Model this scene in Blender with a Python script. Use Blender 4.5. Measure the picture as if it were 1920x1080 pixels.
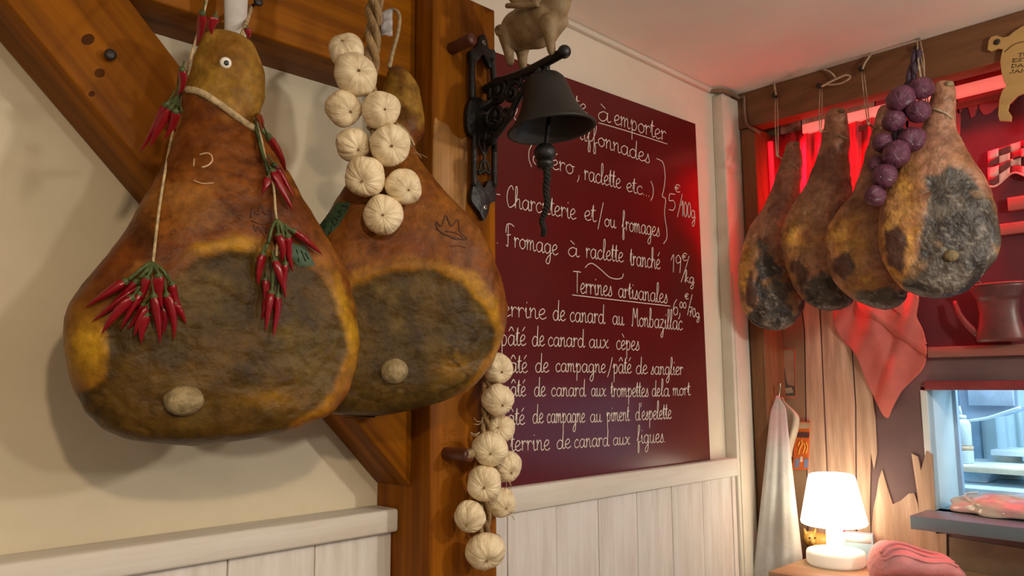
import bpy, bmesh, math, random
import numpy as np
from mathutils import Vector, Matrix, noise
from mathutils.bvhtree import BVHTree

random.seed(7)
for o in list(bpy.data.objects):
    bpy.data.objects.remove(o, do_unlink=True)
S = bpy.context.scene
COL = S.collection

# ------------------------------------------------------------------ camera
AZ, PI_, RO = math.radians(45.67), math.radians(7.05), math.radians(-0.37)
F = 1459.3
CAM = Vector((0, -1.5, 1.5))
fw = Vector((math.cos(AZ)*math.cos(PI_), math.sin(AZ)*math.cos(PI_), math.sin(PI_)))
rt = Vector((math.sin(AZ), -math.cos(AZ), 0))
up = rt.cross(fw)
R_ = rt*math.cos(RO) + up*math.sin(RO)
U_ = -rt*math.sin(RO) + up*math.cos(RO)
cd = bpy.data.cameras.new('camera')
cam = bpy.data.objects.new('camera', cd)
COL.objects.link(cam)
cd.sensor_width = 36
cd.lens = F*36/1920
cd.clip_start = 0.05
cam.matrix_world = Matrix(((R_.x, U_.x, -fw.x, CAM.x), (R_.y, U_.y, -fw.y, CAM.y), (R_.z, U_.z, -fw.z, CAM.z), (0, 0, 0, 1)))
S.camera = cam

# ------------------------------------------------------------------ world, lamps, exposure
S.view_settings.view_transform = 'Standard'
S.view_settings.look = 'None'
S.view_settings.gamma = 1
S.view_settings.use_curve_mapping = False
S.view_settings.exposure = 0.0
W = bpy.data.worlds.new('world')
S.world = W
W.use_nodes = True
W.node_tree.nodes['Background'].inputs[0].default_value = (1.0, 0.90, 0.76, 1)
W.node_tree.nodes['Background'].inputs[1].default_value = 0.26


def lamp(name, kind, loc, power, color, size=0.1, target=None, spot=None, sx=None, sy=None, spread=None):
    d = bpy.data.lights.new(name, kind)
    d.energy = power
    d.color = color
    if kind == 'AREA':
        d.shape = 'RECTANGLE'
        d.size = sx or size
        d.size_y = sy or size
        if spread:
            d.spread = math.radians(spread)
    else:
        d.shadow_soft_size = size
    if kind == 'SPOT':
        d.spot_size = math.radians(spot)
        d.spot_blend = 1.0
    o = bpy.data.objects.new(name, d)
    COL.objects.link(o)
    o.location = loc
    if target is not None:
        o.rotation_euler = (Vector(target)-Vector(loc)).to_track_quat('-Z', 'Y').to_euler()
    return o


WARM = (1.0, 0.78, 0.50)
lamp('pendant_right', 'POINT', (1.65, -2.25, 2.0), 48, (1.0, 0.92, 0.80), 0.05)
lamp('pendant_centre', 'SPOT', (0.08, -1.68, 1.96), 31, WARM, 0.03, target=(0.50, 0.0, 1.12), spot=84)
lamp('pendant_left', 'POINT', (-0.85, -1.8, 2.02), 9, WARM, 0.04)
lamp('fill_back', 'POINT', (0.9, -3.3, 2.05), 44, (1.0, 0.92, 0.80), 0.08)  # unseen fill lamp added for general light and the white right side
lamp('kitchen_light', 'AREA', (3.4, -1.2, 2.35), 46, (0.62, 0.86, 1.0), target=(3.4, -1.2, 0), sx=0.9, sy=1.2)

# ------------------------------------------------------------------ projection helpers (photo pixel -> point of the place)


def ray(x, y):
    return (fw*F + R_*(x-960) + U_*(540-y))


def onY(x, y, Y=0.0):
    d = ray(x, y)
    return CAM + d*((Y-CAM.y)/d.y)


def onX(x, y, X):
    d = ray(x, y)
    return CAM + d*((X-CAM.x)/d.x)


def onZ(x, y, Z):
    d = ray(x, y)
    return CAM + d*((Z-CAM.z)/d.z)


def onP(x, y, P, n):
    d = ray(x, y)
    return CAM + d*((P-CAM).dot(n)/d.dot(n))


def proj(p):
    v = Vector(p)-CAM
    w = v.dot(fw)
    return 960+F*v.dot(R_)/w, 540-F*v.dot(U_)/w


def pxm(p):
    return F/(Vector(p)-CAM).dot(fw)     # pixels per metre at p


# ------------------------------------------------------------------ materials
MATS = {}


def nd(nt, t, **kw):
    n = nt.nodes.new(t)
    for k, v in kw.items():
        setattr(n, k, v)
    return n


def mat(name, col, rough=0.6, metal=0.0, var=0.12, scale=8.0, stretch=(1, 1, 1), bump=0.0, bscale=None, col2=None,
        spec=0.5, emit=None, estr=0.0, trans=0.0, alpha=1.0, coat=0.0, attr=None, detail=6, lo=0.35, hi=0.65, wave=0):
    if name in MATS:
        return MATS[name]
    m = bpy.data.materials.new(name)
    m.use_nodes = True
    nt = m.node_tree
    b = nt.nodes['Principled BSDF']
    L = nt.links.new
    b.inputs['Roughness'].default_value = rough
    b.inputs['Metallic'].default_value = metal
    b.inputs['Specular IOR Level'].default_value = spec
    b.inputs['Coat Weight'].default_value = coat
    b.inputs['Transmission Weight'].default_value = trans
    b.inputs['Alpha'].default_value = alpha
    tc = nd(nt, 'ShaderNodeTexCoord')
    mp = nd(nt, 'ShaderNodeMapping')
    mp.inputs['Scale'].default_value = stretch
    L(tc.outputs['Object'], mp.inputs['Vector'])
    nz = nd(nt, 'ShaderNodeTexNoise')
    nz.inputs['Scale'].default_value = scale
    nz.inputs['Detail'].default_value = detail
    nz.inputs['Roughness'].default_value = 0.62
    L(mp.outputs['Vector'], nz.inputs['Vector'])
    rp = nd(nt, 'ShaderNodeValToRGB')
    c = Vector(col)
    c2 = Vector(col2) if col2 else c*(1-var*2)
    c1 = c if col2 else c*(1+var)
    rp.color_ramp.elements[0].position = lo
    rp.color_ramp.elements[1].position = hi
    rp.color_ramp.elements[0].color = (*c2, 1)
    rp.color_ramp.elements[1].color = (*c1, 1)
    L(nz.outputs['Fac'], rp.inputs['Fac'])
    out = rp.outputs['Color']
    if wave:
        wv = nd(nt, 'ShaderNodeTexNoise')
        wv.inputs['Scale'].default_value = wave
        wv.inputs['Detail'].default_value = 3
        L(mp.outputs['Vector'], wv.inputs['Vector'])
        mm = nd(nt, 'ShaderNodeMapRange')
        mm.inputs['From Min'].default_value = 0.3
        mm.inputs['From Max'].default_value = 0.7
        mm.inputs['To Min'].default_value = 0.72
        mm.inputs['To Max'].default_value = 1.12
        L(wv.outputs['Fac'], mm.inputs['Value'])
        mx = nd(nt, 'ShaderNodeMix', data_type='RGBA', blend_type='MULTIPLY')
        mx.inputs[0].default_value = 1
        L(out, mx.inputs[6])
        L(mm.outputs['Result'], mx.inputs[7])
        out = mx.outputs[2]
    if attr:
        at = nd(nt, 'ShaderNodeVertexColor', layer_name=attr)
        mx = nd(nt, 'ShaderNodeMix', data_type='RGBA', blend_type='MULTIPLY')
        mx.inputs[0].default_value = 1
        L(out, mx.inputs[6])
        L(at.outputs['Color'], mx.inputs[7])
        out = mx.outputs[2]
    L(out, b.inputs['Base Color'])
    if bump:
        bz = nd(nt, 'ShaderNodeTexNoise')
        bz.inputs['Scale'].default_value = bscale or scale*3
        bz.inputs['Detail'].default_value = 8
        L(mp.outputs['Vector'], bz.inputs['Vector'])
        bn = nd(nt, 'ShaderNodeBump')
        bn.inputs['Strength'].default_value = bump
        bn.inputs['Distance'].default_value = 0.01
        L(bz.outputs['Fac'], bn.inputs['Height'])
        L(bn.outputs['Normal'], b.inputs['Normal'])
    if emit:
        b.inputs['Emission Color'].default_value = (*emit, 1)
        b.inputs['Emission Strength'].default_value = estr
    MATS[name] = m
    return m


PLASTER_L = mat('plaster_cream', (0.66, 0.58, 0.43), 0.85, var=0.04, scale=3, bump=0.05, bscale=60)
PLASTER_R = mat('plaster_white', (0.72, 0.66, 0.54), 0.85, var=0.04, scale=3, bump=0.05, bscale=60)
CEIL = mat('ceiling_plaster', (0.88, 0.80, 0.71), 0.9, var=0.04, scale=1.5, bump=0.05, bscale=40)
WHITEWOOD = mat('whitewashed_wood', (0.72, 0.69, 0.66), 0.6, col2=(0.58, 0.52, 0.46), scale=5, stretch=(6, 6, 0.6), bump=0.12, bscale=24, lo=0.3, hi=0.6)
WHITEWOOD_H = mat('whitewashed_rail', (0.72, 0.69, 0.63), 0.6, col2=(0.64, 0.58, 0.50), scale=4, stretch=(0.6, 6, 6), bump=0.08, bscale=20, lo=0.3, hi=0.6)
WHITEPAINT = mat('white_painted_wood', (0.68, 0.64, 0.54), 0.5, var=0.06, scale=4)
PINE_V = mat('varnished_pine_upright', (0.27, 0.085, 0.0020), 0.5, spec=0.12, col2=(0.15, 0.040, 0.0012), scale=4, stretch=(9, 9, 0.55), bump=0.08, bscale=16, wave=2.0, lo=0.3, hi=0.62, coat=0.0)
PINE_H = mat('varnished_pine_level', (0.28, 0.090, 0.0015), 0.5, spec=0.12, col2=(0.17, 0.048, 0.0010), scale=4, stretch=(0.55, 9, 9), bump=0.08, bscale=16, wave=2.0, lo=0.3, hi=0.62, coat=0.0)
BROWN_BEAM = mat('brown_painted_beam', (0.20, 0.085, 0.032), 0.55, var=0.12, scale=5, stretch=(6, 0.6, 6), bump=0.08)
BROWN_JAMB = mat('brown_painted_jamb', (0.22, 0.095, 0.035), 0.55, var=0.14, scale=5, stretch=(6, 6, 0.6), bump=0.08)
PEG = mat('dark_turned_wood', (0.11, 0.030, 0.014), 0.45, var=0.2, scale=20)
IRON = mat('black_cast_iron', (0.012, 0.011, 0.010), 0.42, var=0.3, scale=40, bump=0.25, bscale=90, spec=0.5)
BELLIRON = mat('patinated_bell_metal', (0.022, 0.022, 0.018), 0.5, col2=(0.012, 0.012, 0.010), scale=10, bump=0.06, bscale=60)
STEEL = mat('screw_steel', (0.6, 0.58, 0.52), 0.35, metal=0.8)
BOARDM = mat('burgundy_board', (0.105, 0.008, 0.008), 0.24, var=0.05, scale=6, spec=0.36)
CHALK = mat('white_chalk_ink', (0.86, 0.80, 0.70), 0.7, var=0.05, scale=60)
STRING = mat('natural_string', (0.48, 0.36, 0.20), 0.9, var=0.2, scale=90, bump=0.3, bscale=300)
CORD = mat('pale_cotton_cord', (0.50, 0.38, 0.25), 0.9, var=0.15, scale=80, bump=0.3, bscale=300)
CHILI = mat('red_chili_skin', (0.23, 0.003, 0.009), 0.26, var=0.25, scale=25, spec=0.5)
CALYX = mat('green_chili_stalk', (0.060, 0.085, 0.018), 0.6, var=0.3, scale=60)
HAMSKIN = mat('cured_ham', (0.62, 0.53, 0.26), 0.42, col2=(0.30, 0.23, 0.09), scale=24, bump=0.26, bscale=90, wave=75, attr='Col', lo=0.28, hi=0.70, spec=0.16, detail=8)
HAMDRY = mat('dry_cured_ham', (1.75, 1.70, 1.60), 0.42, col2=(0.80, 0.75, 0.68), scale=26, bump=0.6, bscale=60, wave=70, attr='Col', lo=0.30, hi=0.66, spec=0.5, detail=9)
BONE = mat('ham_bone', (0.33, 0.25, 0.125), 0.6, col2=(0.17, 0.125, 0.055), scale=60, bump=0.4, bscale=120)
EYEWHITE = mat('plastic_eye_white', (0.80, 0.78, 0.70), 0.2, var=0.02)
BLACK = mat('black_plastic', (0.008, 0.008, 0.008), 0.3)
NAILM = mat('dark_nail', (0.020, 0.015, 0.012), 0.5)
PAPER = mat('paper_white', (0.62, 0.58, 0.54), 0.6, var=0.06, scale=30)
PRINT = mat('grey_print', (0.18, 0.16, 0.15), 0.7)
GREENINK = mat('green_ink_stamp', (0.018, 0.050, 0.022), 0.6, col2=(0.035, 0.080, 0.035), scale=90, lo=0.4, hi=0.6)
BROWNINK = mat('branded_brown_mark', (0.075, 0.022, 0.008), 0.6)
FATMARK = mat('pale_scratch', (0.55, 0.36, 0.20), 0.6)
BRAID = mat('dry_garlic_stalk', (0.40, 0.27, 0.12), 0.8, col2=(0.20, 0.11, 0.045), scale=40, stretch=(3, 3, 0.6), bump=0.5, bscale=80)


def bulb_mat(name, base, dark, rough, streak=0.5, bump=0.35, nscale=5.0):
    m = bpy.data.materials.new(name)
    m.use_nodes = True
    nt = m.node_tree
    L = nt.links.new
    b = nt.nodes['Principled BSDF']
    b.inputs['Roughness'].default_value = rough
    tc = nd(nt, 'ShaderNodeTexCoord')
    sp = nd(nt, 'ShaderNodeSeparateXYZ')
    L(tc.outputs['Object'], sp.inputs[0])
    at = nd(nt, 'ShaderNodeMath', operation='ARCTAN2')
    L(sp.outputs['Y'], at.inputs[0])
    L(sp.outputs['X'], at.inputs[1])
    cb = nd(nt, 'ShaderNodeCombineXYZ')
    L(at.outputs[0], cb.inputs[0])
    ms = nd(nt, 'ShaderNodeMath', operation='MULTIPLY')
    ms.inputs[1].default_value = 0.35
    L(sp.outputs['Z'], ms.inputs[0])
    L(ms.outputs[0], cb.inputs[1])
    oi = nd(nt, 'ShaderNodeObjectInfo')
    L(oi.outputs['Random'], cb.inputs[2])
    n1 = nd(nt, 'ShaderNodeTexNoise')
    n1.inputs['Scale'].default_value = nscale
    n1.inputs['Detail'].default_value = 5
    n1.inputs['Distortion'].default_value = 0.6
    L(cb.outputs[0], n1.inputs['Vector'])
    n2 = nd(nt, 'ShaderNodeTexNoise')
    n2.inputs['Scale'].default_value = 2.2
    n2.inputs['Detail'].default_value = 4
    L(tc.outputs['Object'], n2.inputs['Vector'])
    ad = nd(nt, 'ShaderNodeMix', data_type='FLOAT')
    ad.inputs[0].default_value = streak
    L(n2.outputs['Fac'], ad.inputs[2])
    L(n1.outputs['Fac'], ad.inputs[3])
    rp = nd(nt, 'ShaderNodeValToRGB')
    rp.color_ramp.elements[0].position = 0.34
    rp.color_ramp.elements[0].color = (*dark, 1)
    rp.color_ramp.elements[1].position = 0.56
    rp.color_ramp.elements[1].color = (*base, 1)
    L(ad.outputs[0], rp.inputs['Fac'])
    L(rp.outputs['Color'], b.inputs['Base Color'])
    bn = nd(nt, 'ShaderNodeBump')
    bn.inputs['Strength'].default_value = bump
    bn.inputs['Distance'].default_value = 0.04
    L(n1.outputs['Fac'], bn.inputs['Height'])
    L(bn.outputs['Normal'], b.inputs['Normal'])
    return m


GARLIC = bulb_mat('papery_garlic_skin', (0.84, 0.70, 0.47), (0.62, 0.48, 0.28), 0.5, 0.5, 0.34, 2.4)
ONION = bulb_mat('purple_onion_skin', (0.17, 0.055, 0.10), (0.085, 0.025, 0.05), 0.32, 0.4)

# ------------------------------------------------------------------ object helpers
ORG = {}
NOORG = Vector((0, 0, 0))


def tag(o, label=None, cat=None, group=None, kind=None):
    if label:
        o['label'] = label
    if cat:
        o['category'] = cat
    if group:
        o['group'] = group
    if kind:
        o['kind'] = kind
    return o


def thing(name, loc, label, cat, group=None):
    o = bpy.data.objects.new(name, None)
    o.empty_display_size = 0.02
    COL.objects.link(o)
    o.location = loc
    ORG[o.name] = Vector(loc)
    return tag(o, label, cat, group)


def mk(name, vf, material, parent=None, smooth=True, origin=None):
    """link one mesh object from (verts, faces) given in world coordinates"""
    v, f = vf
    V = [Vector(p) for p in v]
    if parent is not None:
        po = ORG[parent.name]
    else:
        po = NOORG
    if origin is None:
        if parent is not None:
            origin = po
        else:
            xs = [p.x for p in V]
            ys = [p.y for p in V]
            zs = [p.z for p in V]
            origin = Vector(((min(xs)+max(xs))/2, (min(ys)+max(ys))/2, min(zs)))
    origin = Vector(origin)
    me = bpy.data.meshes.new(name)
    me.from_pydata([tuple(p-origin) for p in V], [], f)
    bm = bmesh.new()
    bm.from_mesh(me)
    bmesh.ops.recalc_face_normals(bm, faces=bm.faces)
    bm.to_mesh(me)
    bm.free()
    if smooth:
        me.shade_smooth()
    me.materials.append(material)
    o = bpy.data.objects.new(name, me)
    COL.objects.link(o)
    o.location = origin-po
    if parent is not None:
        o.parent = parent
    ORG[o.name] = origin
    return o


def inst(name, me, M, parent=None):
    o = bpy.data.objects.new(name, me)
    COL.objects.link(o)
    if parent is not None:
        o.parent = parent
        po = ORG[parent.name]
        o.matrix_local = Matrix.Translation(-po) @ M
    else:
        o.matrix_local = M
    ORG[o.name] = M.translation.copy()
    return o


def join(*parts):
    V, Fc = [], []
    for v, f in parts:
        k = len(V)
        V += [Vector(p) for p in v]
        Fc += [tuple(i+k for i in q) for q in f]
    return V, Fc


def box(x0, x1, y0, y1, z0, z1, bev=0.004):
    bm = bmesh.new()
    M = Matrix.Translation(((x0+x1)/2, (y0+y1)/2, (z0+z1)/2)) @ Matrix.Diagonal((abs(x1-x0), abs(y1-y0), abs(z1-z0), 1))
    bmesh.ops.create_cube(bm, size=1, matrix=M)
    if bev:
        bmesh.ops.bevel(bm, geom=list(bm.edges), offset=bev, segments=2, affect='EDGES', profile=0.5)
    bm.verts.index_update()
    r = ([v.co.copy() for v in bm.verts], [tuple(v.index for v in f.verts) for f in bm.faces])
    bm.free()
    return r


def prism(poly, vec, bev=0.0):
    """extrude a closed 3D polygon along vec"""
    vec = Vector(vec)
    bm = bmesh.new()
    a = [bm.verts.new(Vector(p)) for p in poly]
    f = bm.faces.new(a)
    r = bmesh.ops.extrude_face_region(bm, geom=[f])
    nv = [g for g in r['geom'] if isinstance(g, bmesh.types.BMVert)]
    bmesh.ops.translate(bm, verts=nv, vec=vec)
    bmesh.ops.recalc_face_normals(bm, faces=bm.faces)
    if bev:
        bmesh.ops.bevel(bm, geom=list(bm.edges), offset=bev, segments=2, affect='EDGES', profile=0.5)
    big = [q for q in bm.faces if len(q.verts) > 6]
    if big:
        bmesh.ops.triangulate(bm, faces=big)
    bm.verts.index_update()
    out = ([v.co.copy() for v in bm.verts], [tuple(v.index for v in q.verts) for q in bm.faces])
    bm.free()
    return out


def catmull(pts, n=6, closed=False):
    P = [Vector(p) for p in pts]
    if len(P) < 3:
        return P
    out = []
    N = len(P)
    rng = range(N) if closed else range(N-1)
    for i in rng:
        if closed:
            p0, p1, p2, p3 = P[i-1], P[i], P[(i+1) % N], P[(i+2) % N]
        else:
            p1, p2 = P[i], P[i+1]
            p0 = P[i-1] if i else p1*2-p2
            p3 = P[i+2] if i+2 < N else p2*2-p1
        for k in range(n):
            t = k/n
            out.append(0.5*((2*p1)+(p2-p0)*t+(2*p0-5*p1+4*p2-p3)*t*t+(3*p1-p0-3*p2+p3)*t**3))
    if not closed:
        out.append(P[-1])
    return out


def tube(pts, r, seg=8, sm=5, closed=False, flat=None, ends=True):
    P = catmull(pts, sm, closed) if sm else [Vector(p) for p in pts]
    n = len(P)
    V, Fc = [], []
    ref = Vector((0.13, 0.27, 0.95))
    prev = None
    for i, p in enumerate(P):
        if closed:
            t = P[(i+1) % n]-P[i-1]
        else:
            t = P[min(i+1, n-1)]-P[max(i-1, 0)]
        if t.length < 1e-9:
            t = Vector((0, 0, 1))
        t.normalize()
        a = (prev if prev is not None else ref).copy()
        a -= t*a.dot(t)
        if a.length < 1e-4:
            a = t.orthogonal()
        a.normalize()
        prev = a
        b = t.cross(a)
        rr = r(i/max(n-1, 1)) if callable(r) else r
        for k in range(seg):
            an = 2*math.pi*k/seg
            d = a*math.cos(an)*rr+b*math.sin(an)*rr
            if flat is not None:
                nn, fac = flat
                d -= nn*(d.dot(nn)*(1-fac))
            V.append(p+d)
    m = n if closed else n-1
    for i in range(m):
        j = (i+1) % n
        for k in range(seg):
            Fc.append((i*seg+k, i*seg+(k+1) % seg, j*seg+(k+1) % seg, j*seg+k))
    if not closed and ends:
        Fc.append(tuple(range(seg))[::-1])
        Fc.append(tuple((n-1)*seg+k for k in range(seg)))
    return V, Fc


def lathe(prof, seg=32, M=None, cap0=True, cap1=True):
    V, Fc = [], []
    for r, z in prof:
        for k in range(seg):
            a = 2*math.pi*k/seg
            V.append(Vector((r*math.cos(a), r*math.sin(a), z)))
    for i in range(len(prof)-1):
        for k in range(seg):
            Fc.append((i*seg+k, i*seg+(k+1) % seg, (i+1)*seg+(k+1) % seg, (i+1)*seg+k))
    if cap0:
        Fc.append(tuple(range(seg))[::-1])
    if cap1:
        Fc.append(tuple((len(prof)-1)*seg+k for k in range(seg)))
    if M is not None:
        V = [M @ v for v in V]
    return V, Fc


def ellipsoid(c, rx, ry, rz, su=24, sv=14, M=None):
    prof = [(max(1e-4, math.sin(math.pi*i/sv)), math.cos(math.pi*i/sv)) for i in range(sv+1)]
    v, f = lathe(prof, su)
    D = Matrix.Translation(Vector(c)) @ (M or Matrix.Identity(4)) @ Matrix.Diagonal((rx, ry, rz, 1))
    return [D @ p for p in v], f


def frame_z(z, yref=None):
    """rotation matrix whose local Z is z"""
    z = Vector(z).normalized()
    return z.to_track_quat('Z', 'Y').to_matrix().to_4x4()


def fbm(p, o=4):
    return noise.fractal(p, 1.0, 2.0, o)


def clamp(a, lo=0.0, hi=1.0):
    return max(lo, min(hi, a))


def sstep(a, b, x):
    t = clamp((x-a)/(b-a)) if a != b else float(x > a)
    return t*t*(3-2*t)


def lerp3(a, b, t):
    return tuple(a[i]+(b[i]-a[i])*t for i in range(3))


def sdpoly(x, y, P):
    """signed distance to polygon, negative inside"""
    d = 1e18
    s = 1.0
    n = len(P)
    j = n-1
    for i in range(n):
        ax, ay = P[i]
        bx, by = P[j]
        ex, ey = bx-ax, by-ay
        wx, wy = x-ax, y-ay
        t = clamp((wx*ex+wy*ey)/(ex*ex+ey*ey+1e-12))
        dx, dy = wx-ex*t, wy-ey*t
        d = min(d, dx*dx+dy*dy)
        c1, c2, c3 = y >= ay, y < by, ex*wy > ey*wx
        if (c1 and c2 and c3) or (not c1 and not c2 and not c3):
            s = -s
        j = i
    return s*math.sqrt(d)


# ================================================================== THE SETTING
ZC = 2.602          # ceiling height
XB = 2.64           # front of the brown beam on the far wall
XM = 2.80           # face of the painted far wall
X0, Y0 = -2.2, -4.2

tag(mk('floor', box(X0, 4.4, Y0, 0.1, -0.08, 0, 0), mat('floor_tiles', (0.25, 0.16, 0.10), 0.5), smooth=False), 'brown floor of the restaurant room', kind='structure')
tag(mk('ceiling', box(X0, XM+0.06, Y0, 0.1, ZC, ZC+0.08, 0), CEIL, smooth=False), 'pale plaster ceiling above the hams and beam', kind='structure')
wl = mk('wall_left', box(X0, 1.0345, 0.0, 0.1, 0, ZC, 0), PLASTER_L, smooth=False)
tag(wl, 'cream plaster wall behind the two big hams', kind='structure')
tag(mk('wall_middle', box(1.0345, 1.2265, 0.0, 0.1, 0, ZC, 0), PLASTER_R, smooth=False), 'strip of white plaster wall behind the pine post', kind='structure')
wl2 = mk('wall_back', box(1.2265, XM+0.06, 0.0, 0.1, 0, ZC, 0), PLASTER_R, smooth=False)
tag(wl2, 'white plaster wall behind the burgundy menu board', kind='structure')

# rails on the two wall fields
t1 = mk('trim_1', box(X0, 1.035, -0.085, 0.0, 1.185, 1.234, 0.006), WHITEWOOD_H)
tag(t1, 'whitewashed dado rail below the big hams', kind='structure')
t2 = mk('trim_2', box(1.226, 2.53, -0.047, 0.0, 1.174, 1.237, 0.005), WHITEWOOD_H)
tag(t2, 'whitewashed dado rail under the menu board', kind='structure')


def planks(parent, edges, y, z0, z1):
    for i in range(len(edges)-1):
        a, b = edges[i]+0.0015, edges[i+1]-0.0015
        dy = random.uniform(-0.0015, 0.0015)
        p = mk('plank', box(a, b, y+dy, y+0.022, z0, z1, 0.002), WHITEWOOD, parent, origin=Vector(((a+b)/2+random.uniform(-.4, .4), y, random.uniform(0, .8))))


EL = [0.664+0.182*k for k in range(-8, 2)]+[1.034]
planks(wl, EL, -0.062, 0.05, 1.186)
mk('backing', box(X0, 1.034, -0.045, 0, 0.05, 1.186, 0), WHITEWOOD, wl, False)
ER = [1.2265, 1.409, 1.592, 1.770, 1.952, 2.135, 2.315, 2.5005, 2.528]
planks(wl2, ER, -0.036, 0.05, 1.176)
mk('backing', box(1.2265, 2.528, -0.020, 0, 0.05, 1.176, 0), WHITEWOOD, wl2, False)

# cornice and boxed white corner post
tag(mk('trim_3', box(1.13, 2.515, -0.018, 0, ZC-0.018, ZC-0.001, 0.002), WHITEPAINT), 'thin cream cornice strip under the ceiling', kind='structure')
tag(mk('trim_4', join(box(2.53, 2.662, -0.046, 0, 0, 2.578, 0.004), box(2.545, 2.64, -0.05, -0.044, 0.1, 1.9, 0.002)), WHITEPAINT), 'white boxed corner post beside the menu board', kind='structure')
tag(mk('trim_5', tube([(2.50, -0.012, 2.588), (2.53, -0.052, 2.586), (2.60, -0.054, 2.588), (2.655, -0.054, 2.580), (2.668, -0.05, 2.552)], 0.007, 8), mat('brown_cable', (0.22, 0.15, 0.09), 0.6)), 'brown cable bent round the top of the white corner post', kind='structure')

# timber frame
po = mk('timber_post', box(1.035, 1.226, -0.192, 0.0, 0.0, 2.401, 0.004), PINE_V, origin=(1.13, -0.096, 0))
tag(po, 'thick upright varnished pine post between cream wall and menu board', 'post')
be = mk('timber_beam', box(X0, 1.033, -0.132, 0.0, 2.175, 2.40, 0.004), PINE_H, origin=(0.3, -0.06, 2.17))
tag(be, 'level varnished pine beam above the two big hams', 'beam')
# diagonal brace: lower edge from A to B, 45 degree
A = onY(11, 0, -0.131)
B = onY(768, 910, -0.131)
u = (B-A).normalized()
Cc = onY(337, 122, -0.131)
nrm = Vector((u.z*-1, 0, u.x))
w = abs((Cc-A).dot(nrm))
L0 = -0.6
tE = (1.034-A.x)/u.x
# end cut vertical at the post side
a0 = A+u*L0
b0 = A+u*tE
up_off = nrm*w
b1 = b0+up_off
b1 = b1+u*((1.034-b1.x)/u.x)
a1 = a0+up_off
poly = [a0, b0, b1, a1]
D = Matrix.Rotation(math.atan2(-u.z, u.x), 4, 'Y')
bc = (a0+b1)/2


def brace_mesh():
    v, f = prism(poly, (0, 0.131, 0), 0.004)
    return v, f


bv, bf = brace_mesh()
Minv = D.inverted()
br = mk('timber_brace', ([Minv @ (p-bc) for p in bv], bf), PINE_H, origin=(0, 0, 0))
br.matrix_world = Matrix.Translation(bc) @ D
tag(br, 'slanting varnished pine brace running down to the upright post', 'brace')
ORG[br.name] = bc


def nail(px, py, Y, r, ln, parent, name='nail', material=NAILM, n=(0, -1, 0)):
    p = onY(px, py, Y)
    n = Vector(n)
    M = Matrix.Translation(p) @ frame_z(n)
    return mk(name, lathe([(r*0.35, -0.01), (r*0.35, ln), (r, ln), (r, ln+r*0.35), (r*0.5, ln+r*0.6)], 16, M), material, parent)


n1 = thing('nail', onY(202, 107, -0.131), 'black round-headed nail sticking out of the slanting brace', 'nail')
nail(202, 107, -0.131, 0.0095, 0.012, n1, 'nail_head')
n2 = thing('nail', onY(470, 14, -0.132), 'black nail in the level beam beside the paper tag', 'nail')
nail(470, 14, -0.132, 0.009, 0.03, n2, 'nail_head')

KNOT = mat('dark_wood_knot', (0.070, 0.020, 0.002), 0.6, spec=0.1)
for kx, ky, ka, kb in ((165, 74, .008, .012), (187, 137, .007, .009), (172, 176, .004, .006)):
    kp = onY(kx, ky, -0.1312)
    kv, kf = ellipsoid(kp, ka, .0008, kb, 18, 8, Matrix.Rotation(math.radians(40), 4, 'Y'))
    Mi = br.matrix_world.inverted()
    ko = mk('knot', ([Mi @ p for p in kv], kf), KNOT, origin=(0, 0, 0))
    ko.parent = br
    ko.matrix_local = Matrix.Identity(4)
# pegs on the post
PF = -0.192


def peg(px, py, r, ln, label, ax=(0, -1, 0)):
    p = onY(px, py, PF)
    M = Matrix.Translation(p) @ frame_z(Vector(ax))
    o = mk('wooden_peg', lathe([(r*0.98, -0.02), (r*1.0, 0), (r, ln-0.004), (r*0.92, ln)], 24, M), PEG)
    return tag(o, label, 'peg', 'dark wooden pegs in the post')


peg(846, 92, 0.0135, 0.075, 'dark wooden peg in the post beside the bell bracket')
peg(836, 850, 0.0135, 0.075, 'dark wooden peg holding the lower garlic braid')
# bare patch where the varnish has worn off
wp = [(812, 232), (822, 228), (838, 236), (846, 250), (862, 262), (874, 263), (874, 330), (866, 420), (846, 388), (812, 372)]
vp = [onY(x, y, PF+0.003) for x, y in wp]
mk('bare_patch', prism(catmull(vp, 4, True), (0, -0.0042, 0)), mat('bare_pine', (0.52, 0.27, 0.09), 0.6, col2=(0.33, 0.14, 0.03), scale=5, stretch=(14, 14, 0.5), bump=0.1), po)

# ================================================================== MENU BOARD
BY = -0.020
btl, btr, bbr, bbl = onY(700, 20, BY), onY(1304, 232, BY), onY(1332, 862, BY), onY(972, 912.5, BY)
# board corners: left edge hidden behind the post
bp = [Vector((1.24, BY, btr.z-0.035)), btr, bbr, Vector((1.24, BY, bbl.z-0.001))]
board = mk('menu_board', prism(bp, (0, 0.014, 0), 0.001), BOARDM, smooth=False, origin=(1.8, BY, 1.24))
tag(board, 'glossy burgundy menu board with white handwritten French text', 'menu board')

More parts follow.
